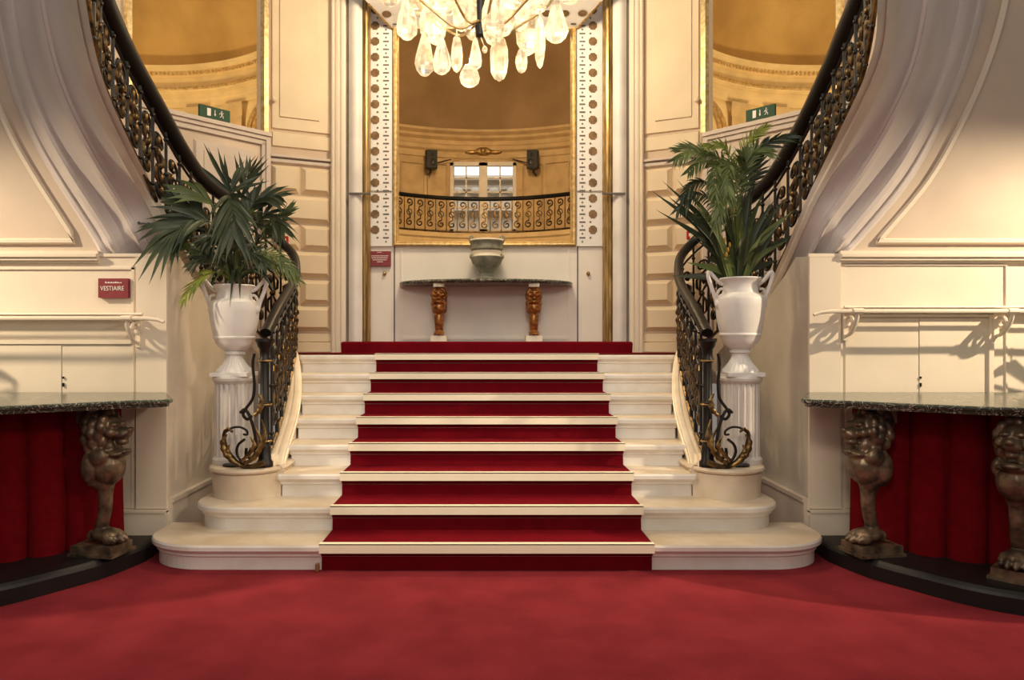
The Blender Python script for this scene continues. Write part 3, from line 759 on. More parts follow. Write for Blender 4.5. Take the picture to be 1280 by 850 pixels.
    d = thing('cloakroom_door', 'flush cream cloakroom door with keyhole behind the %s console' % side, 'door', 'flush cloakroom doors')
    m = MB(); xs_ = xat(px, YW); w_ = .52
    for k in (-1, 1):
        a_, b_ = sorted((xs_+k*.0015, xs_+k*w_)); m.box(a_, b_, YW-.008-.004*(k*sx > 0), YW-.001, .26, zat(398 if sx > 0 else 432, YW))
    dl_ = m.build('door_leaf', CREAM, d)
    m = MB()
    for yy, hh in ((472, .007), (481, .013)): 
        q = at(px+sx*(-1 if sx < 0 else 3), yy, YW-.016); m.box(q.x-.006, q.x+.006, YW-.018, YW-.011, q.z-hh, q.z+hh)
    m.build('keyhole', IRON, dl_)
    # return wall from corner back to the landing
    m = MB(); prof_ = [(5.1, zat(321, 5.1)), (5.3, 2.06), (5.5, 1.94), (5.84, 1.78), (6.3, 1.61), (6.7, 1.47), (7.05, 1.34), (7.12, 1.31)]
    top = [Vector((XC, y, z)) for y, z in prof_]
    m.add([Vector((XC, 7.12, .0)), Vector((XC, 5.1, 0))]+top, [tuple(range(len(top)+2))])
    struct(m.build('wall_return_'+side, STUCCO if sx < 0 else STUCCO_SHADE))
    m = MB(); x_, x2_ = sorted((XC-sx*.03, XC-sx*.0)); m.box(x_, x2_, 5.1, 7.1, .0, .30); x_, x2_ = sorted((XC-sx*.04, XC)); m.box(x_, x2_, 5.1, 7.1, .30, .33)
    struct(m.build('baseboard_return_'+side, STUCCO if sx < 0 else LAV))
    # side flight behind the string
    fl2 = thing('side_flight', 'carpeted side flight curving up from the landing behind the %s balustrade' % side, 'staircase', 'carpeted side flights')
    for k in range(6):
        y1 = 7.05-k*.28; y0 = y1-.28; zt = 1.308+.04+k*.105
        xo = lambda y: sx*min(4.0, 2.275+(7.48-y)*.683/.731-.03)
        m = MB(); o = [(XC+sx*.02, y0), (XC+sx*.02, y1), (xo(y1), y1), (xo(y0), y0)]
        if y0 < 5.3: continue
        ar = sum(o[i][0]*o[(i+1) % 4][1]-o[(i+1) % 4][0]*o[i][1] for i in range(4))
        if ar < 0: o.reverse()
        m.rings(o, [(0, zt-.2), (0, zt)]); m.build('tread', RUNNER, fl2)

# ------------------------------------------------------------------ balustrades
RAIL = {'left': [(332, 416, 5.15, .56), (349, 383, 5.6, .745), (364, 357, 6.25, 1.12), (370, 341, 6.65, 1.35), (367, 320, 6.95, 1.40), (352, 303, 7.08, 1.41), (334, 286, 7.0, 1.42), (310, 267, 6.6, 1.58), (288, 250, 6.25, 1.74), (257, 227, 5.85, 1.89), (229, 190, 5.45, 2.04), (195, 130, 5.1, 2.41), (160, 66, 4.7, 2.72), (129, -5, 4.4, 2.98), (119, -45, 4.2, 3.14), (108, -110, 4.05, 3.38)],
        'right': [(884, 416, 5.15, .56), (867, 383, 5.6, .745), (852, 357, 6.25, 1.12), (848, 341, 6.65, 1.35), (851, 321, 6.95, 1.40), (866, 303, 7.08, 1.41), (884, 287, 7.0, 1.42), (908, 269, 6.6, 1.58), (932, 252, 6.25, 1.74), (964, 222, 5.85, 1.92), (1001, 160, 5.45, 2.33), (1036, 88, 5.0, 2.74), (1055, 42, 4.75, 2.87), (1075, -8, 4.5, 3.02), (1087, -58, 4.3, 3.19), (1096, -130, 4.15, 3.42)]}
for side, sx in (('left', -1), ('right', 1)):
    bl = thing('stair_balustrade', 'ornate black and gilt iron stair balustrade curving up on the %s' % side, 'balustrade', 'iron stair balustrades')
    R4 = [Vector((xat(px, Y), Y, zat(py, Y), zb)) for px, py, Y, zb in RAIL[side]]
    S = spline(R4, 260)
    rail = [Vector((s[0], s[1], s[2])) for s in S]
    m = MB(); rr = [.042+.024*min(1, max(0, (i-60)/120)) for i in range(0, 260, 2)]
    m.tube(rail[::2], rr, 10, flat=(.8, 1.0)); m.build('handrail', RAILM, bl, smooth=True)
    lowp = [Vector((s[0], s[1], s[3]+.035)) for s in S]
    m = MB(); m.tube(lowp[::3], .016, 6); m.build('bottom_rail', IRON_G, bl, smooth=True)
    m = MB(); m.tube([Vector((s[0], s[1], s[2]-.12)) for s in S][10::3], .010, 6); m.build('top_rail', IRON, bl, smooth=True)
    # arc length in plan
    acc = [0]
    for i in range(1, 260): acc.append(acc[-1]+math.hypot(S[i][0]-S[i-1][0], S[i][1]-S[i-1][1])+.35*abs(S[i][2]-S[i-1][2]))
    def samp(a):
        a = min(max(a, 0), acc[-1]); j = 0
        while j < 258 and acc[j+1] < a: j += 1
        u = (a-acc[j])/max(1e-6, acc[j+1]-acc[j]); return S[j].lerp(S[j+1], u)
    pitch = .215; nb = int(acc[-1]/pitch)
    for k in range(1, nb+1):
        s = samp(k*pitch); zb, zt = s[3]+.02, s[2]-.02; hh = zt-zb
        m = MB(); m.tube([(s[0], s[1], zb), (s[0], s[1], zb+.08*hh), (s[0], s[1], zb+.1*hh), (s[0], s[1], zb+.5*hh), (s[0], s[1], zt)], [.016, .016, .011, .011, .011], 6)
        for u in (.12, .5, .85): m.ell((s[0], s[1], zb+u*hh), (.02, .02, .018), 8, 5)
        m.build('baluster', IRON, bl, smooth=True)
        if k == nb: break
        sm = samp((k+.5)*pitch); s2 = samp((k+1)*pitch); zb, zt = sm[3]+.05, sm[2]-.13; hh = zt-zb; zc = (zb+zt)/2
        ex = Vector((s2[0]-s[0], s2[1]-s[1], 0)); sl = ((s2[3]+s2[2])-(s[3]+s[2]))/2/max(1e-4, ex.length); ex = ex.normalized(); cw = pitch*.95
        def W2(x, y): return Vector((sm[0]+ex.x*x, sm[1]+ex.y*x, zc+y+sl*x*.8))
        m = MB()
        for pl in scroll2d(hh, cw, 1 if k % 2 else -1): m.tube([W2(x, y) for x, y in pl], .011, 6)
        # leaves and rosette
        m.ell(W2(0, 0), (.03, .03, .03), 8, 6, 1)
        for y_, q_ in ((.30, 1), (-.30, -1), (.14, 1), (-.14, -1)):
            m.ell(W2(.02*q_, y_*hh), (.022, .022, .045), 7, 5, 1)
        for q_ in (-1, 1):
            m.tube([W2(q_*.005, .02*hh), W2(q_*.05, .08*hh), W2(q_*.055, .16*hh), W2(q_*.02, .20*hh)], [.008, .016, .014, .003], 6, mi=1)
            m.tube([W2(q_*.005, -.02*hh), W2(q_*.05, -.10*hh), W2(q_*.05, -.2*hh), W2(q_*.015, -.24*hh)], [.008, .016, .014, .003], 6, mi=1)
        m.build('scroll_panel', [IRON, IRON_G], bl, smooth=True)
    # newel post
    xn = xat(331 if sx < 0 else 884.5, 5.15); z0 = .546; zt = 1.46
    m = MB()
    npf = [(.06, z0), (.06, z0+.03), (.046, z0+.05), (.044, z0+.13), (.036, z0+.16), (.046, z0+.175), (.046, z0+.19), (.034, z0+.21), (.033, z0+.42), (.044, z0+.43), (.044, z0+.455), (.033, z0+.47), (.031, z0+.74), (.042, z0+.75), (.042, z0+.765), (.034, z0+.78), (.038, z0+.84), (.05, z0+.855), (.058, zt-.03), (.066, zt-.02), (.066, zt)]
    m.lathe(npf, (xn, 5.15, 0), 12)
    np_ = m.build('newel_post', IRON, bl, smooth=35)
    for zz in (z0+.182, z0+.443, z0+.757):
        m = MB(); m.tube([(xn+.047*math.cos(a), 5.15+.047*math.sin(a), zz) for a in [2*PI*k/16 for k in range(17)]], .006, 6); m.build('newel_band', GILT_D, np_)
    # foot scroll (image columns measured on the left one, mirrored for the right)
    fx = (lambda p: p) if sx < 0 else (lambda p: 1215.5-p)
    def sc_(pts, r, name, mt, n=40, Y=5.07):
        ps_ = spline([at(fx(px), py, Y) for px, py in pts], n); m = MB(); rs = r if not isinstance(r, tuple) else [r[0]+(r[1]-r[0])*k/(n-1) for k in range(n)]
        m.tube(ps_, rs, 7); return m.build(name, mt, bl, smooth=True)
    sc_([(331, 578), (312, 584), (296, 578), (284, 562), (280, 545), (284, 536), (291, 540)], (.022, .009), 'foot_scroll', IRON_G)
    sc_([(318, 442), (316, 455), (318, 480), (316, 498), (308, 510), (304, 518), (309, 524), (315, 520)], .011, 'foot_scroll', IRON)
    sc_([(300, 516), (306, 512), (312, 520), (318, 540), (320, 560), (316, 572), (308, 570), (308, 560)], .011, 'foot_scroll', IRON)
    sc_([(281, 541), (290, 535), (300, 534), (308, 538), (309, 543), (304, 543)], .008, 'foot_scroll', IRON)
    sc_([(306, 549), (298, 556), (296, 566), (302, 576), (314, 577)], .010, 'foot_scroll', IRON)
    for pts_ in ([(306, 580), (320, 570), (326, 552), (319, 534)], [(312, 576), (324, 562), (331, 545), (327, 524)], [(302, 577), (312, 566), (318, 556), (313, 546)], [(290, 578), (281, 566), (278, 552), (284, 543)], [(300, 583), (288, 574), (284, 564), (287, 556)], [(318, 520), (325, 512), (327, 500), (323, 492)]):
        ps_ = spline([at(fx(a_), b_, 5.055) for a_, b_ in pts_], 16); m = MB()
        m.tube(ps_, [.005+.013*math.sin(PI*min(1, .15+.85*k/15))*(1+.35*math.sin(k*2.1)) for k in range(16)], 7, flat=(1, .6)); m.build('acanthus_leaf', GILT_F, bl, smooth=True)
    m = MB(); q = at(fx(290), 583, 5.12); m.lathe([(.09, .545), (.09, .556), (.07, .56)], (q.x, 5.2, 0), 20); m.build('foot_plate', IRON, bl)

# ------------------------------------------------------------------ columns, urns, palms
UC = {-1: (xat(292.5, 5.35), 5.36), 1: (xat(926, 5.35), 5.36)}
for sx, side, pn in ((-1, 'left', 'broad dark palm'), (1, 'right', 'feathery palm')):
    x, y = UC[sx]; z0 = .545; zt = zat(470, 5.36)
    cl = thing('fluted_pedestal', 'fluted %s column pedestal under the %s urn' % ('grey white' if sx < 0 else 'cream white', side), 'pedestal', 'fluted urn pedestals')
    m = MB(); m.lathe([(.155, z0), (.155, z0+.03), (.145, z0+.04), (.138, z0+.05), (.138, zt-.05)]+[(.140, zt-.045)], (x, y, 0), 128, flute=(3, 4, .10, 20)); m.build('shaft', COLM, cl, smooth=25)
    m = MB(); m.lathe([(.138, zt-.052), (.145, zt-.04), (.155, zt-.03), (.158, zt-.012), (.15, zt)], (x, y, 0), 40); m.build('capital', COLM, cl, smooth=35)
    un = thing('white_urn', 'white two handled urn on fluted pedestal holding the %s' % pn, 'urn', 'white urns on pedestals')
    s_ = 5.36/900; zb = zt+.001; yr = 348 if sx > 0 else 357; kz = (470-yr)/122.0
    def hz(h): return zb+h*s_*kz
    m = MB(); m.box(x-.135, x+.135, y-.135, y+.135, zb, hz(5)); m.build('base_plate', URNW, un)
    m = MB(); m.lathe([(22.5*s_, hz(5)), (22*s_, hz(8)), (15*s_, hz(16)), (10.5*s_, hz(24)), (9.5*s_, hz(29))], (x, y, 0), 80, flute=(1, 3, .07, 24)); m.build('foot', URNW, un, smooth=35)
    prof_ = [(10, 28), (13, 29.5), (13, 32), (10.5, 33.6), (15, 35.6), (19.5, 39.5), (22.8, 45), (24.4, 50), (25.2, 51), (25.2, 53), (24.8, 53.6), (26.8, 62), (28.8, 74), (29.8, 86), (30, 95), (28.6, 99), (24.5, 102), (22, 103.5), (21, 107), (20.6, 113), (22, 117), (24.5, 119.5), (25.5, 121), (24.5, 122.5), (21, 122.5), (19.5, 118)]
    m = MB(); m.lathe([(r*s_, hz(h)) for r, h in prof_], (x, y, 0), 48); m.build('body', URNW, un, smooth=35)
    for k in (-1, 1):
        pts_ = [(k*22, 114), (k*27, 117), (k*33, 124), (k*39, 130), (k*40, 124), (k*36.5, 112), (k*33, 102), (k*31, 94), (k*29.5, 87)]
        m = MB(); m.tube(spline([(x+a*s_, y, hz(b)) for a, b in pts_], 24), [.012+.004*math.sin(PI*i/23) for i in range(24)], 8); 
        m.tube(spline([(x+k*22*s_, y-.03, hz(108)), (x+k*27*s_, y-.03, hz(108)), (x+k*30*s_, y-.02, hz(102)), (x+k*29*s_, y-.01, hz(95))], 10), .010, 6); m.ell((x+k*29*s_, y-.01, hz(90)), (.02, .03, .035)); m.build('handle', URNW, un, smooth=True)
    UC[sx] = (x, y, hz(121))

def frond(parent, pts, nl, ll, lw, mt, droop=.25, spread=1.0, start=.2, rnd=None, name='frond', taper=.6, updir=None):
    """feather palm leaf: curved stem with pairs of leaflets"""
    rnd = rnd or random.Random(1)
    ps = spline(pts, 30); m = MB()
    m.tube(ps[::2], [.007*(1-.8*i/14) for i in range(15)], 5, mi=0)
    view = Vector((0, -1, 0))
    for k in range(nl):
        u = start+(1-start)*k/(nl-1); i = min(28, int(u*29)); p = ps[i].lerp(ps[i+1], u*29-i) if i < 29 else ps[-1]
        t = (ps[min(29, i+1)]-ps[max(0, i-1)]).normalized()
        sd = t.cross(updir or Vector((0, -.8, .6)))
        sd = sd.normalized() if sd.length > .05 else Vector((1, 0, 0))
        env = (math.sin(PI*min(1, .18+.82*(u-start)/(1-start)*.95)))**.6
        for s in (-1, 1):
            L = ll*(.35+.65*env)*rnd.uniform(.85, 1.1)
            d = (sd*s*spread*(1-.55*u)+t*(.45+.6*u)+Vector((rnd.uniform(-.12, .12), rnd.uniform(-.25, .15), rnd.uniform(-.1, .1)))).normalized()
            wv = d.cross(Vector((0, -1, .3))); wv = wv.normalized() if wv.length > .05 else Vector((0, 0, 1))
            tw = Quaternion(d, rnd.uniform(-.6, .6)); wv = tw @ wv
            vs = []; N = 5
            for j in range(N+1):
                v = j/N; w_ = lw*(.35+.65*math.sin(PI*min(1, .25+v*.75)))*(1 if v < .6 else (1-v)/.4) if j < N else 0.0005
                c = p+d*L*v+Vector((0, 0, -1))*droop*L*v*v
                vs += [c-wv*w_*.5, c+d.cross(wv)*w_*.12, c+wv*w_*.5]
            fs = []
            for j in range(N):
                a = j*3; fs += [(a, a+1, a+4, a+3), (a+1, a+2, a+5, a+4)]
            m.add(vs, fs)
    return m.build(name, mt, parent, smooth=60, fix=False)
def blade(parent, pts, w, mt, name='blade_leaf'):
    ps = spline(pts, 14); m = MB(); rows = []
    for i, p in enumerate(ps):
        t = (ps[min(13, i+1)]-ps[max(0, i-1)]).normalized(); wv = t.cross(Vector((0, -1, .15))).normalized(); u = i/13
        ww = w*(.45+.55*math.sin(PI*min(1, .2+u*.6)))*(1 if u < .65 else max(.02, (1-u)/.35)); nn = wv.cross(t)
        rows.append([p-wv*ww*.5, p-nn*ww*.15, p+wv*ww*.5])
    m.grid(rows); return m.build(name, mt, parent, smooth=70, fix=False)

x, y, zr = UC[-1]
pl = thing('potted_palm', 'dark broad leaved palm with drooping fronds in the left urn', 'plant')
m = MB(); m.lathe([(.10, zr-.08), (.105, zr-.02), (.05, zr+.0)], (x, y, 0), 16); m.build('soil', SOIL, pl)
def fp(px, py, dy=0): return at(px, py, 5.36+dy)
b0 = fp(291, 350)
rl = random.Random(11)
LF = [  # stem points, n, length, width, mat, droop, spread, updir
    ([b0, fp(292, 300), fp(291, 262, -.05), fp(286, 232, -.08)], 7, .36, .030, LEAF1, .0, .9, .55),
    ([b0, fp(300, 290, .05), fp(302, 245, .08), fp(312, 215, .1)], 7, .30, .030, LEAF1, .0, .9, .5),
    ([b0, fp(270, 285, -.1), fp(245, 275, -.2), fp(222, 288, -.3)], 10, .34, .036, LEAF1, .35, 1.1, .45),
    ([b0, fp(262, 280, .0), fp(235, 258, -.1), fp(205, 240, -.15)], 9, .25, .034, LEAF1, .15, .7, .45),
    ([b0, fp(262, 300, -.1), fp(232, 278, -.15), fp(190, 276, -.2)], 8, .22, .03, LEAF1, .12, .5, .45),
    ([b0, fp(288, 275, -.15), fp(287, 245, -.25), fp(290, 262, -.35), fp(292, 290, -.38)], 12, .30, .034, LEAF1, .45, 1.0, .5),
    ([b0, fp(305, 285, -.05), fp(320, 252, -.1), fp(345, 246, -.15)], 10, .26, .032, LEAF1, .22, 1.0, .45),
    ([b0, fp(312, 300, -.05), fp(332, 268, -.1), fp(352, 285, -.15)], 10, .24, .030, LEAF1, .4, 1.0, .45),
    ([b0, fp(318, 310, .05), fp(340, 285, .05), fp(362, 262, .0)], 9, .18, .024, LEAF2, .1, .9, .4),
    ([b0, fp(315, 322, -.1), fp(340, 318, -.15), fp(366, 338, -.2)], 14, .15, .016, LEAF2, .25, 1.0, .3),
    ([b0, fp(320, 330, -.1), fp(345, 330, -.1), fp(372, 350, -.12)], 12, .13, .016, LEAF2, .3, 1.0, .3),
    ([b0, fp(268, 322, -.1), fp(245, 312, -.15), fp(222, 306, -.2)], 12, .15, .017, LEAF2, .25, .9, .3),
    ([b0, fp(268, 340, -.15), fp(248, 350, -.2), fp(230, 374, -.25)], 11, .14, .016, LEAF3, .25, .7, .35),
    ([b0, fp(296, 310, -.1), fp(300, 285, -.15), fp(310, 272, -.2)], 12, .2, .024, LEAF2, .3, 1.0, .35),
    ([b0, fp(285, 320, -.1), fp(270, 295, -.2), fp(258, 300, -.25)], 12, .2, .022, LEAF1, .35, 1.0, .35),
    ([b0, fp(300, 330, -.15), fp(312, 315, -.2), fp(330, 330, -.25)], 12, .16, .02, LEAF1, .3, 1.0, .3),
    ([b0, fp(280, 335, -.15), fp(262, 322, -.2), fp(240, 330, -.25)], 12, .15, .018, LEAF1, .3, 1.0, .3),
]
def fan(parent, o, tips, w, mt, curve=.03):
    m = MB()
    for (tx, ty, dy) in tips:
        a = fp(*o); b = fp(tx, ty, dy); mid = a.lerp(b, .5)+Vector((0, -.02, curve)); ps = spline([a, mid, b], 10); rows = []
        for i, p in enumerate(ps):
            t = (ps[min(9, i+1)]-ps[max(0, i-1)]).normalized(); wv = t.cross(Vector((0, -1, .2))).normalized(); u = i/9
            ww = w*(.35+.65*math.sin(PI*min(1, .15+u*.6)))*(1 if u < .6 else max(.03, (1-u)/.4)); nn = wv.cross(t)
            rows.append([p-wv*ww*.5, p-nn*ww*.15, p+wv*ww*.5])
        m.grid(rows)
    a = fp(*o); m.tube(spline([b0, fp((291+o[0])/2+4, (345+o[1])/2, o[2]*.5), a], 12), .007, 5)
    return m.build('frond', mt, parent, smooth=70, fix=False)
fan(pl, (226, 282, -.3), [(164, 336, -.45), (172, 352, -.5), (186, 356, -.5), (200, 350, -.5), (213, 342, -.45), (176, 318, -.45), (172, 302, -.42), (168, 291, -.4), (192, 344, -.4), (222, 330, -.4)], .042, LEAF1)
fan(pl, (258, 276, -.15), [(182, 274, -.3), (186, 258, -.3), (205, 262, -.25)], .034, LEAF1)
fan(pl, (264, 254, -.1), [(199, 230, -.2), (202, 238, -.22), (208, 248, -.25), (216, 254, -.25), (222, 224, -.1), (240, 226, -.1)], .036, LEAF2)
fan(pl, (288, 240, -.08), [(254, 178, -.1), (260, 184, -.05), (272, 184, .0), (246, 204, -.15), (250, 210, -.15), (320, 194, .05), (328, 218, .0), (338, 226, -.05), (300, 204, .05), (280, 192, .0), (306, 200, .05)], .026, LEAF1, .0)
for pts, n, ll, lw, mt, dr, sp, stt in LF[1:]:
    frond(pl, pts, n, ll, lw, mt, dr, sp, stt, rl)
for tip, mt, w in (((300, 375), LEAF1, .03), ((287, 385), LEAF1, .025), ((345, 365), LEAF1, .03), ((262, 360), LEAF2, .02), ((330, 345), LEAF2, .02)):
    mid = ((291+tip[0])/2+3, 338); blade(pl, [fp(291, 352, -.05), fp(*mid, -.15), fp(tip[0], tip[1], -.22)], w, mt)
for k in range(14):
    a = rl.uniform(-1, 1); blade(pl, [fp(291+a*8, 352), fp(291+a*22, 322+rl.uniform(-8, 8), rl.uniform(-.1, .1)), fp(291+a*48, 290+rl.uniform(-15, 25), rl.uniform(-.2, .15))], .026, LEAF1 if k % 3 else LEAF2)

x, y, zr = UC[1]
pr_ = thing('potted_palm', 'lighter green feathery palm with long strap leaves in the right urn', 'plant')
m = MB(); m.lathe([(.10, zr-.08), (.105, zr-.02), (.05, zr+.0)], (x, y, 0), 16); m.build('soil', SOIL, pr_)
rr_ = random.Random(5); b1 = fp(923, 340)
for k in range(26):
    a = rr_.uniform(-1, 1); blade(pr_, [fp(923+a*10, 346), fp(923+a*30, 312+rr_.uniform(-8, 8), rr_.uniform(-.12, .1)), fp(923+a*58, 272+rr_.uniform(-20, 35), rr_.uniform(-.3, .15))], .038, LEAF1 if k % 3 else LEAF2)
RF = [
    ([b1, fp(915, 270), fp(898, 215, -.1), fp(872, 190, -.2), fp(844, 200, -.3)], 22, .16, .016, LEAF2, .35, 1.0, .35),
    ([b1, fp(916, 260, -.05), fp(900, 205, -.1), fp(868, 186, -.1), fp(846, 186, -.1)], 20, .13, .014, LEAF2, .05, .8, .45),
    ([b1, fp(922, 260), fp(922, 210, .05), fp(935, 178, .1), fp(957, 158, .15)], 20, .14, .014, LEAF3, .15, .9, .45),
    ([b1, fp(926, 265), fp(935, 205, .0), fp(955, 182, .0), fp(988, 170, .0)], 22, .17, .018, LEAF1, .2, .9, .4),
    ([b1, fp(920, 270, -.05), fp(908, 222, -.15), fp(895, 208, -.3), fp(893, 240, -.4)], 22, .16, .015, LEAF2, .4, 1.0, .4),
    ([b1, fp(921, 280, -.1), fp(915, 235, -.2), fp(902, 228, -.35), fp(898, 262, -.42)], 22, .16, .015, LEAF2, .4, 1.0, .4),
    ([b1, fp(915, 285, -.05), fp(893, 240, -.1), fp(872, 228, -.2), fp(852, 248, -.25)], 20, .13, .014, LEAF1, .4, 1.0, .4),
    ([b1, fp(924, 280, -.05), fp(928, 232, -.1), fp(932, 205, -.15), fp(928, 195, -.2)], 18, .15, .016, LEAF2, .2, 1.0, .45),
    ([b1, fp(926, 280), fp(932, 240), fp(945, 215), fp(948, 195)], 16, .15, .016, LEAF1, .15, .9, .5),
    ([b1, fp(917, 262, -.02), fp(905, 208, -.12), fp(884, 196, -.2), fp(862, 214, -.28)], 22, .15, .016, LEAF2, .3, 1.0, .35),
    ([b1, fp(919, 262, -.05), fp(912, 205, -.12), fp(905, 186, -.2), fp(884, 182, -.25)], 20, .14, .015, LEAF3, .2, 1.0, .4),
    ([b1, fp(922, 270, -.08), fp(920, 222, -.2), fp(912, 206, -.32), fp(910, 236, -.42)], 22, .17, .016, LEAF2, .4, 1.0, .35),
    ([b1, fp(924, 270, -.05), fp(930, 215, -.1), fp(940, 192, -.12), fp(962, 190, -.15)], 20, .15, .016, LEAF2, .25, 1.0, .4),
    ([b1, fp(914, 290, -.05), fp(890, 252, -.12), fp(868, 244, -.2), fp(848, 262, -.25)], 20, .14, .015, LEAF1, .4, 1.0, .35),
    ([b1, fp(923, 285, -.12), fp(918, 252, -.25), fp(905, 248, -.38), fp(896, 280, -.45)], 20, .15, .015, LEAF2, .4, 1.0, .35),
]
for pts, n, ll, lw, mt, dr, sp, stt in RF: frond(pr_, pts, n, ll, lw, mt, dr, sp, stt, rr_)
tips = [(814, 238), (828, 226), (846, 224), (820, 262), (850, 262), (868, 255), (835, 245), (870, 300), (858, 328), (840, 345), (905, 250), (925, 235), (940, 225), (945, 222), (955, 238), (968, 250), (985, 245), (993, 262), (975, 280), (998, 290), (985, 300), (965, 310), (975, 325), (950, 300), (935, 290), (910, 300), (895, 310), (880, 320), (960, 270), (930, 262)]
for i, (tx, ty) in enumerate(tips):
    dy = rr_.uniform(-.28, .2); bx = 922+(tx-922)*.14
    blade(pr_, [fp(bx, 346, dy*.2), fp(922+(tx-922)*.42, 346+(ty-346)*.55, dy*.6), fp(tx, ty, dy)], rr_.uniform(.040, .055), (LEAF1, LEAF1, LEAF2)[i % 3])
for px, py in ((910, 312), (908, 318), (912, 306), (917, 262), (906, 300)): 
    q = fp(px, py, -.25); m = MB(); m.ell(q, (.009, .009, .020), 7, 5); m.build('flower', YELLOW, pr_, smooth=True)

# ------------------------------------------------------------------ big lion consoles
ZT = 1.085
def console(sx, side, label):
    t = thing('lion_console', label, 'table', 'lion legged consoles')
    fr = [(1.95, 4.46), (1.955, 4.42), (2.15, 4.34), (2.5, 4.08), (2.88, 3.86), (3.4, 3.68), (4.0, 3.60), (4.6, 3.66), (5.1, 3.9)]
    fr = [tuple(v[:2]) for v in spline([(*p, 0) for p in fr[2:]], 30)]
    def ol(pts):
        o = [(sx*a, b) for a, b in pts]; ar = sum(o[i][0]*o[(i+1) % len(o)][1]-o[(i+1) % len(o)][0]*o[i][1] for i in range(len(o)))
        if ar < 0: o.reverse()
        return o
    m = MB(); m.rings(ol([(2.25, 5.05), (1.96, 4.50), (1.955, 4.44), (2.0, 4.40)]+fr+[(5.1, 5.05)]), [(.04, ZT-.05), (.025, ZT-.048), (.02, ZT-.03), (.004, ZT-.024), (0, ZT-.012), (.003, ZT-.004), (.012, ZT)])
    m.build('tabletop', GREENM, t)
    pf = [(2.24, 4.95), (2.23, 4.71), (2.32, 4.40), (2.49, 4.12), (2.64, 3.92), (2.84, 3.77), (3.3, 3.56), (4.0, 3.46), (4.7, 3.55), (5.1, 3.7)]
    pf = [pf[0]]+[tuple(v[:2]) for v in spline([(*p, 0) for p in pf[1:]], 30)]
    m = MB(); m.rings(ol(pf+[(5.1, 4.95)]), [(0, .002), (0, .085), (.012, .10), (.03, .115), (.06, .12)]); m.build('plinth', BLACKW, t)
    # pleated velvet behind the legs
    cv = spline([(2.47, 4.90, 0), (2.50, 4.74, 0), (2.66, 4.50, 0), (3.0, 4.26, 0), (3.5, 4.08, 0), (4.1, 4.02, 0)], 220); acc = 0; rowsT = []; rowsB = []
    for i, p in enumerate(cv):
        tt = (cv[min(219, i+1)]-cv[max(0, i-1)]).normalized(); nn = Vector((-tt.y, tt.x, 0))
        if i: acc += (p-cv[i-1]).length
        ph = acc/.215; f = abs(math.sin(PI*ph))**.35
        o1, o2 = -.05+.07*f, -.06+.10*abs(math.sin(PI*(ph+.06)))**.35
        rowsT.append(Vector((sx*(p.x-nn.x*o1), p.y-nn.y*o1, ZT-.05))); rowsB.append(Vector((sx*(p.x-nn.x*o2), p.y-nn.y*o2, .122)))
    m = MB(); m.grid([rowsT, [a.lerp(b, .5) for a, b in zip(rowsT, rowsB)], rowsB]); m.build('velvet_drape', VELVET, t, smooth=True, fix=False)
    for lx, ly, fc in ((2.415, 4.50, (-.985, -.17)), (2.985, 4.04, (-.74, -.67))):
        a = math.atan2(fc[1], fc[0]*sx)
        M = Matrix.Translation((sx*lx, ly, 0)) @ Matrix.Rotation(a+PI/2, 4, 'Z')
        m = MB(); m.box(-.10, .10, -.15, .13, .121, .185, M=M); m.box(-.115, .115, -.165, .14, .121, .14, M=M); m.build('foot_block', BRONZE, t)
        m = MB(); m.box(-.06, .06, -.02, .12, ZT-.15, ZT-.05, M=M); m.build('head_block', BRONZE, t)
        lion(t, (sx*lx, ly, .185), (fc[0]*sx, fc[1]), 1.02, LION, 1.0, (ZT-.05-.185)/.885)
console(-1, 'left', 'green marble topped console on bronze lion legs at the left wall')
console(1, 'right', 'green marble topped console on bronze lion legs at the right wall')

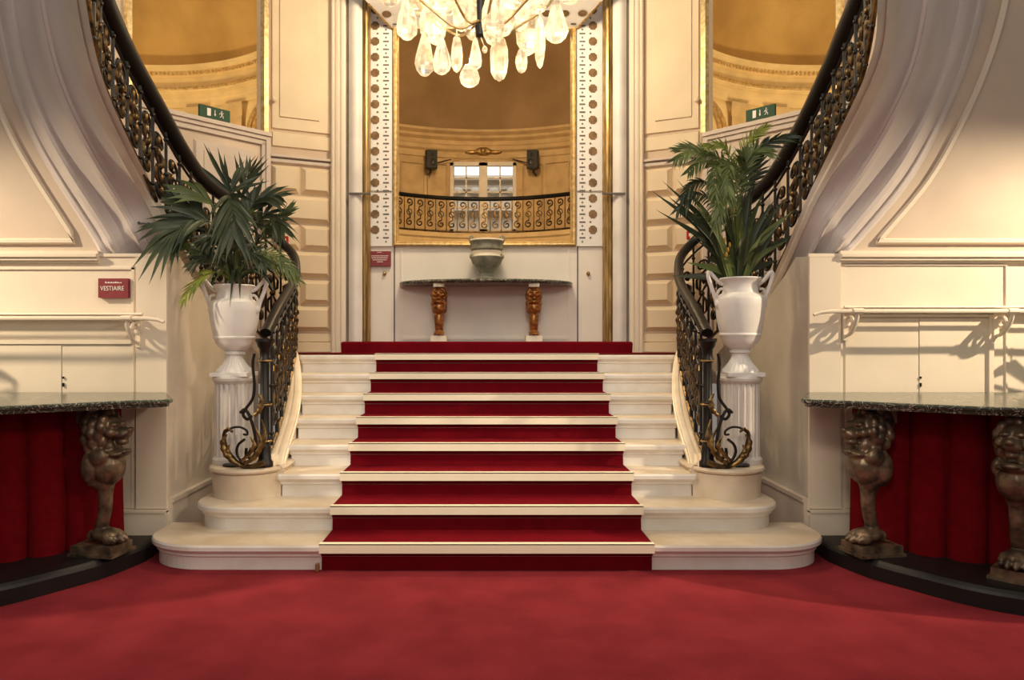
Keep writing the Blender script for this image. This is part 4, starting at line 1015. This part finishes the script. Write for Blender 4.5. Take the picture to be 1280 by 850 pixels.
# ------------------------------------------------------------------ hat rails, hangers
def hatrail(sx):
    side = 'left' if sx < 0 else 'right'
    t = thing('coat_rail', ('chipped white double coat rail with scroll bracket below the maroon cloakroom sign' if sx < 0 else 'cream double coat rail with two scroll brackets above the right console'), 'rail', 'wall coat rails')
    zf = zat(398, 4.90) if sx < 0 else zat(389, 4.90)
    e0 = (205, 403) if sx < 0 else (1017, 393)
    m = MB(); xe = xat(e0[0], 4.90); xi = xat(e0[0]+sx*22, 4.9)
    m.tube([(xe, 4.90, zf-.025), (xe+sx*.05, 4.90, zf-.008), (xi, 4.90, zf), (sx*5.5, 4.90, zf)], [.012, .013, .014, .014], 8); m.build('front_rail', CREAM, t, smooth=True)
    m = MB(); xb_ = xat(178 if sx < 0 else 1055, 4.98); m.tube([(xb_, 4.98, zf+.03), (sx*5.5, 4.98, zf+.03)], .011, 8); m.build('back_rail', CREAM, t, smooth=True)
    m = MB(); 
    xa, xb = sorted((xat(165 if sx < 0 else 1062, 5.0), sx*5.5)); m.box(xa, xb, 5.06, 5.098, zf-.005, zf+.012); m.box(xa, xb, 5.02, 5.045, zf+.02, zf+.034); m.build('shelf_slat', CREAM, t)
    for px in ((165,) if sx < 0 else (1065, 1256)):
        xc = xat(px, 4.98); s2 = -sx
        m = MB(); m.box(xc-.018, xc+.018, 5.06, 5.098, zf-.20, zf+.03)
        m.tube(spline([(xc, 5.08, zf-.17), (xc, 5.0, zf-.15), (xc, 4.93, zf-.08), (xc, 4.90, zf-.01)], 14), .012, 6, flat=(1, 1.3))
        sp = [(xc+.002, 5.01+.052*(1-.7*k/26)*math.cos(-.6+2*PI*1.5*k/26), zf-.075+.052*(1-.7*k/26)*math.sin(-.6+2*PI*1.5*k/26)) for k in range(27)]
        m.tube(sp, .012, 6)
        m.tube([(xc-.035, 4.90, zf), (xc+.035, 4.90, zf)], .020, 10); m.box(xc-.02, xc+.02, 4.9, 5.09, zf-.006, zf+.008)
        m.build('bracket', CREAM, t, smooth=35)
hatrail(-1); hatrail(1)
def hanger(x, tilt, lab, zf, sx, grp):
    m = MB(); q = Vector((x, 4.90, zf))
    M = Matrix.Translation(q) @ Matrix.Rotation(tilt, 4, 'Z')
    def L(a, z): return M @ Vector((0, a, z))
    m.tube([L(.018*math.cos(a), .014+.02*math.sin(a)-.01) for a in [PI*(1.15-1.2*k/10) for k in range(11)]]+[L(0, -.05), L(0, -.09)], .004, 6)
    m.tube([L(-.21, -.20), L(-.10, -.135), L(0, -.085), L(.10, -.135), L(.17, -.18)], [.014, .02, .026, .02, .014], 8, mi=0)
    m.tube([L(-.21, -.205), L(-.205, -.235), L(.165, -.235), L(.17, -.185)], .009, 6)
    tag(m.build('coat_hanger', BLACKW, smooth=True), lab, 'hanger', grp)
hanger(3.93, 1.45, 'dark coat hanger on the right coat rail, casting a shadow above the console', zat(389, 4.9), 1, 'coat hangers on the right rail')
hanger(-3.72, -1.45, 'dark coat hanger on the left coat rail, casting a shadow on the cloakroom door', zat(398, 4.9), -1, 'coat hangers on the left rail')

# ------------------------------------------------------------------ signs and small wall things
s = thing('cloakroom_sign', 'small maroon sign reading VESTIAIRE on the left wall', 'sign')
q0, q1 = at(126, 372.5, YW), at(163, 348.5, YW)
m = MB(); m.box(q0.x, q1.x, YW-.035, YW-.002, q0.z, q1.z); pl8 = m.build('plate', MAROON, s)
c = (q0+q1)/2
tm = text_mesh('VESTIAIRE', .046, Matrix.Translation((c.x-.005, YW-.037, c.z-.004)) @ FACE @ Matrix.Scale(.82, 4, (1, 0, 0)), 'lettering', LETTER, pl8)
m = MB(); rs_ = random.Random(2); xx = c.x-.055
while xx < c.x+.055:
    w_ = rs_.uniform(.004, .009); m.box(xx, xx+w_, YW-.0365, YW-.0355, c.z+.034, c.z+.040+rs_.uniform(0, .006)); xx += w_+.003
m.build('small_print', LETTER, pl8)
s = thing('notice_sign', 'small maroon notice with four lines of fine print left of the niche', 'sign')
q0, q1 = at(462, 333, YB), at(489, 314.5, YB)
m = MB(); m.box(q0.x, q1.x, YB-.045, YB-.002, q0.z, q1.z); pl8 = m.build('plate', MAROON, s)
m = MB(); c = (q0+q1)/2
for i, hw in enumerate((.094, .09, .078, .03)):
    zz = c.z+.03-i*.022; xx = c.x-hw
    while xx < c.x+hw-.004:
        w_ = rs_.uniform(.005, .012); m.box(xx, xx+w_, YB-.0475, YB-.0455, zz-.005, zz+.004); xx += w_+.004
m.box(c.x-.03, c.x+.02, YB-.0475, YB-.0455, c.z+.066, c.z+.071)
m.build('small_print', LETTER, pl8)
for sx, px, py, Mlab in ((-1, 355.5, 301, 'left'), (1, 863, 294.5, 'right')):
    s = thing('fire_call_point', 'small red fire call point on the block wall behind the %s handrail' % Mlab, 'fire alarm', 'red fire call points')
    Y = 7.52; q = at(px, py, Y); m = MB(); w_ = .045
    m.rings([(q.x-w_, q.y-.03), (q.x+w_, q.y-.03), (q.x+w_, q.y+.04), (q.x-w_, q.y+.04)], [(.005, q.z-.045), (0, q.z-.04), (0, q.z+.04), (.005, q.z+.045)]); bx8 = m.build('box', REDBOX, s)
    m = MB(); m.box(q.x-.026, q.x+.026, q.y-.034, q.y-.03, q.z-.012, q.z+.018); m.build('glass_front', LETTER, bx8)
s = thing('small_exit_sign', 'tiny green and white exit plate low on the right stair panelling', 'sign')
q = at(934, 229, 6.9); Ms = Matrix.Translation(q) @ Matrix.Rotation(-.82, 4, 'Z')
m = MB(); m.box(-.075, .075, -.006, .006, -.03, .03, M=Ms); pl8 = m.build('plate', GREEN, s)
m = MB(); m.box(-.07, .02, -.009, -.006, -.022, .022, M=Ms); m.build('pictogram', LETTER, pl8)

# ------------------------------------------------------------------ chandelier
YC = 3.6
ch = thing('crystal_chandelier', 'lit rock crystal chandelier hanging at the top centre', 'chandelier', loc=(0, 0, 0))
cc = at(601, 0, YC)
rc = random.Random(21)
def pendant(px, ytop, ytip, w, Y, kind=0):
    q = at(px, ytop, Y); L = (ytip-ytop)*Y/900; r = w*.5*Y/900; m = MB(); seg = 7; r *= 1.15
    prof_ = [(.04, 0), (.35, -.10), (.55, -.28), (.80, -.5), (1.0, -.72), (.85, -.88), (.4, -.97), (.03, -1)] if kind == 0 else [(.04, 0), (.6, -.08), (.9, -.3), (1, -.55), (.85, -.8), (.5, -.94), (.03, -1)]
    rows = []; a0 = rc.uniform(0, 1)
    for rr, zz in prof_:
        rows.append([q+Vector((r*rr*(1+rc.uniform(-.08, .08))*math.cos(a0+2*PI*k/seg), .6*r*rr*math.sin(a0+2*PI*k/seg), zz*L)) for k in range(seg)])
    m.grid(rows, closed_u=True); m.add(rows[-1], [tuple(range(seg))]); m.add(rows[0], [tuple(range(seg))])
    m.tube([q, q+Vector((0, 0, .03))], .003, 5)
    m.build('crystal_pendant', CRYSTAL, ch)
PD = [(509, -8, 51, 24, 0), (523, -22, 20, 26, 0), (531, 38, 96, 22, 0), (552, 46, 94, 21, 0), (545, -2, 57, 25, 1), (536, 5, 50, 22, 1), (571, 44, 91, 14, 1), (594, 46, 88, 15, 0), (587, 80, 110, 23, 1), (590, 6, 51, 18, 1), (577, -5, 40, 22, 1), (624, 44, 102, 21, 1), (617, -8, 58, 27, 1), (630, 0, 46, 24, 1), (652, 60, 92, 13, 1), (660, 2, 70, 29, 1), (675, 20, 86, 12, 1), (695, -5, 55, 26, 0), (488, -15, 8, 18, 0), (650, -10, 40, 20, 1), (672, -12, 18, 18, 0), (560, -25, 20, 22, 0), (712, -20, 6, 20, 0), (640, -30, 12, 24, 0), (602, -35, 24, 27, 0), (498, -40, 0, 22, 0), (540, -45, 5, 24, 0), (684, -45, -4, 24, 0)]
for i, (px, ya, yb, w, k) in enumerate(PD): pendant(px, ya, yb, w, YC+rc.uniform(-.16, .16), k)
for r0, yy, n in ((.40, -30, 18), (.30, -75, 14), (.2, -120, 10)):
    for k in range(n):
        a = 2*PI*k/n; Y = YC+r0*math.sin(a); p = cc+Vector((r0*math.cos(a), r0*math.sin(a), -yy*YC/900)); 
        q_px = CX+p.x*900/p.y; q_py = CY-(p.z-EYE)*900/p.y
        if q_py < -8: pendant(q_px, q_py-35, q_py, 20, p.y, 0)
m = MB(); m.lathe([(.012, zat(47, YC)), (.028, zat(45, YC)), (.030, zat(33, YC)), (.018, zat(30, YC)), (.022, zat(0, YC)), (.05, zat(-20, YC)), (.03, zat(-60, YC)), (.02, zat(-160, YC)), (.012, zat(-200, YC)), (.012, 5.6)], (cc.x, YC, 0), 16); m.build('stem', BLKP, ch, smooth=35)
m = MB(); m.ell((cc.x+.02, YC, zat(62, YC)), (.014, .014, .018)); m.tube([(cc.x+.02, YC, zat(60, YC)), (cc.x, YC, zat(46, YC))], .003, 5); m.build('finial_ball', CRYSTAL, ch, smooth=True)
for r0, py in ((.40, -30), (.30, -75), (.2, -120)):
    m = MB(); m.tube([cc+Vector((r0*math.cos(a), r0*math.sin(a), -py*YC/900)) for a in [2*PI*k/32 for k in range(33)]], .008, 6); m.build('hoop', GILT, ch, smooth=True)
for k in range(8):
    a = 2*PI*(k+.3)/8; d = Vector((math.cos(a), math.sin(a), 0)); m = MB()
    z_ = lambda py: zat(py, YC)-cc.z
    m.tube(spline([cc+Vector((0, 0, z_(28)))+d*.02, cc+d*.12+Vector((0, 0, z_(38))), cc+d*.24+Vector((0, 0, z_(20))), cc+d*.36+Vector((0, 0, z_(-5))), cc+d*.40+Vector((0, 0, z_(-32)))], 20), .007, 6); m.build('arm', GILT, ch, smooth=True)
for k in range(6):
    a = 2*PI*(k+.5)/6; p = cc+Vector((.24*math.cos(a), .24*math.sin(a), .14)); m = MB()
    m.lathe([(.004, -.035), (.014, -.03), (.02, 0), (.014, .03), (.003, .05)], p, 10); m.build('bulb', BULB, ch, smooth=True)

# ------------------------------------------------------------------ lights
def area(name, loc, target, size, power, col, sy=None):
    l = bpy.data.lights.new(name, 'AREA'); l.energy = power; l.color = col; l.size = size
    if sy: l.shape = 'RECTANGLE'; l.size_y = sy
    o = bpy.data.objects.new(name, l); C.objects.link(o); o.location = loc
    o.rotation_euler = (Vector(target)-Vector(loc)).to_track_quat('-Z', 'Y').to_euler(); return o
def spot(name, loc, target, power, col, angle, rad, blend=.4):
    l = bpy.data.lights.new(name, 'SPOT'); l.energy = power; l.color = col; l.spot_size = math.radians(angle); l.spot_blend = blend; l.shadow_soft_size = rad
    o = bpy.data.objects.new(name, l); C.objects.link(o); o.location = loc
    o.rotation_euler = (Vector(target)-Vector(loc)).to_track_quat('-Z', 'Y').to_euler(); return o
def point(name, loc, power, col, rad):
    l = bpy.data.lights.new(name, 'POINT'); l.energy = power; l.color = col; l.shadow_soft_size = rad
    o = bpy.data.objects.new(name, l); C.objects.link(o); o.location = loc; return o
WARM = (1, .80, .56)
area('hall_ceiling_fill', (0, 2.2, 5.6), (0, 4.4, 0), 2.6, 85, (1, .88, .72))  # added overhead fill standing in for the chandeliers
area('hall_rear_fill', (0, -1.2, 3.2), (0, 6.5, 1.4), 2.5, 50, (1, .91, .80))  # added front fill, not a lamp of the hall
spot('stair_fill_spot', (0, -.6, 3.9), (0, 6.3, 1.3), 640, (1, .88, .72), 36, .5, 1)  # added to brighten the stairs and landing from the front
spot('right_wall_spot', (5.3, 3.6, 3.5), (2.75, 5.05, .9), 880, (1, .80, .54), 64, .04, 1)
spot('left_wall_spot', (-5.3, 3.6, 3.5), (-2.75, 5.05, .9), 680, (1, .80, .54), 64, .12, 1)
point('landing_light', (0, 6.2, 4.9), 250, (1, .79, .50), .3)
point('rear_fill_light', (0, 9.0, 5.9), 480, (1, .76, .46), .3)  # added, kept out of view, to light the rear gallery
for sx in (-1, 1):
    point('alcove_fill_light', (sx*4.5, 8.6, 3.0), 170, (1, .76, .40), .2)  # added, hidden behind the wainscot, to light the alcove from below
    point('dome_fill_light', (sx*4.4, 8.2, 6.2), 42, (1, .76, .38), .2)  # added out of view to brighten the dome above its cornice
    point('bay_fill_light', (sx*3.7, 5.7, 4.9), 30, (1, .78, .48), .2)  # added behind the string face to brighten the bay wall
spot('left_key_spot', (2.9, .9, 3.3), (-2.35, 5.1, .75), 330, (1, .83, .60), 30, .25, 1)
spot('right_fill_spot', (.2, .6, 3.0), (2.45, 5.0, .55), 150, (1, .85, .64), 22, .25, 1)  # added fill for the right pilaster below the console
area('street_daylight', (0, 17.4, 9), (0, 20, 5), 3, 260, (.9, .95, 1))
w = bpy.data.worlds.new('world'); bpy.context.scene.world = w; w.use_nodes = True
bg = w.node_tree.nodes['Background']; bg.inputs['Color'].default_value = (1, .88, .76, 1); bg.inputs['Strength'].default_value = .24
vs_ = bpy.context.scene.view_settings
vs_.view_transform = 'Standard'; vs_.look = 'None'; vs_.exposure = 0.0; vs_.gamma = 1.0
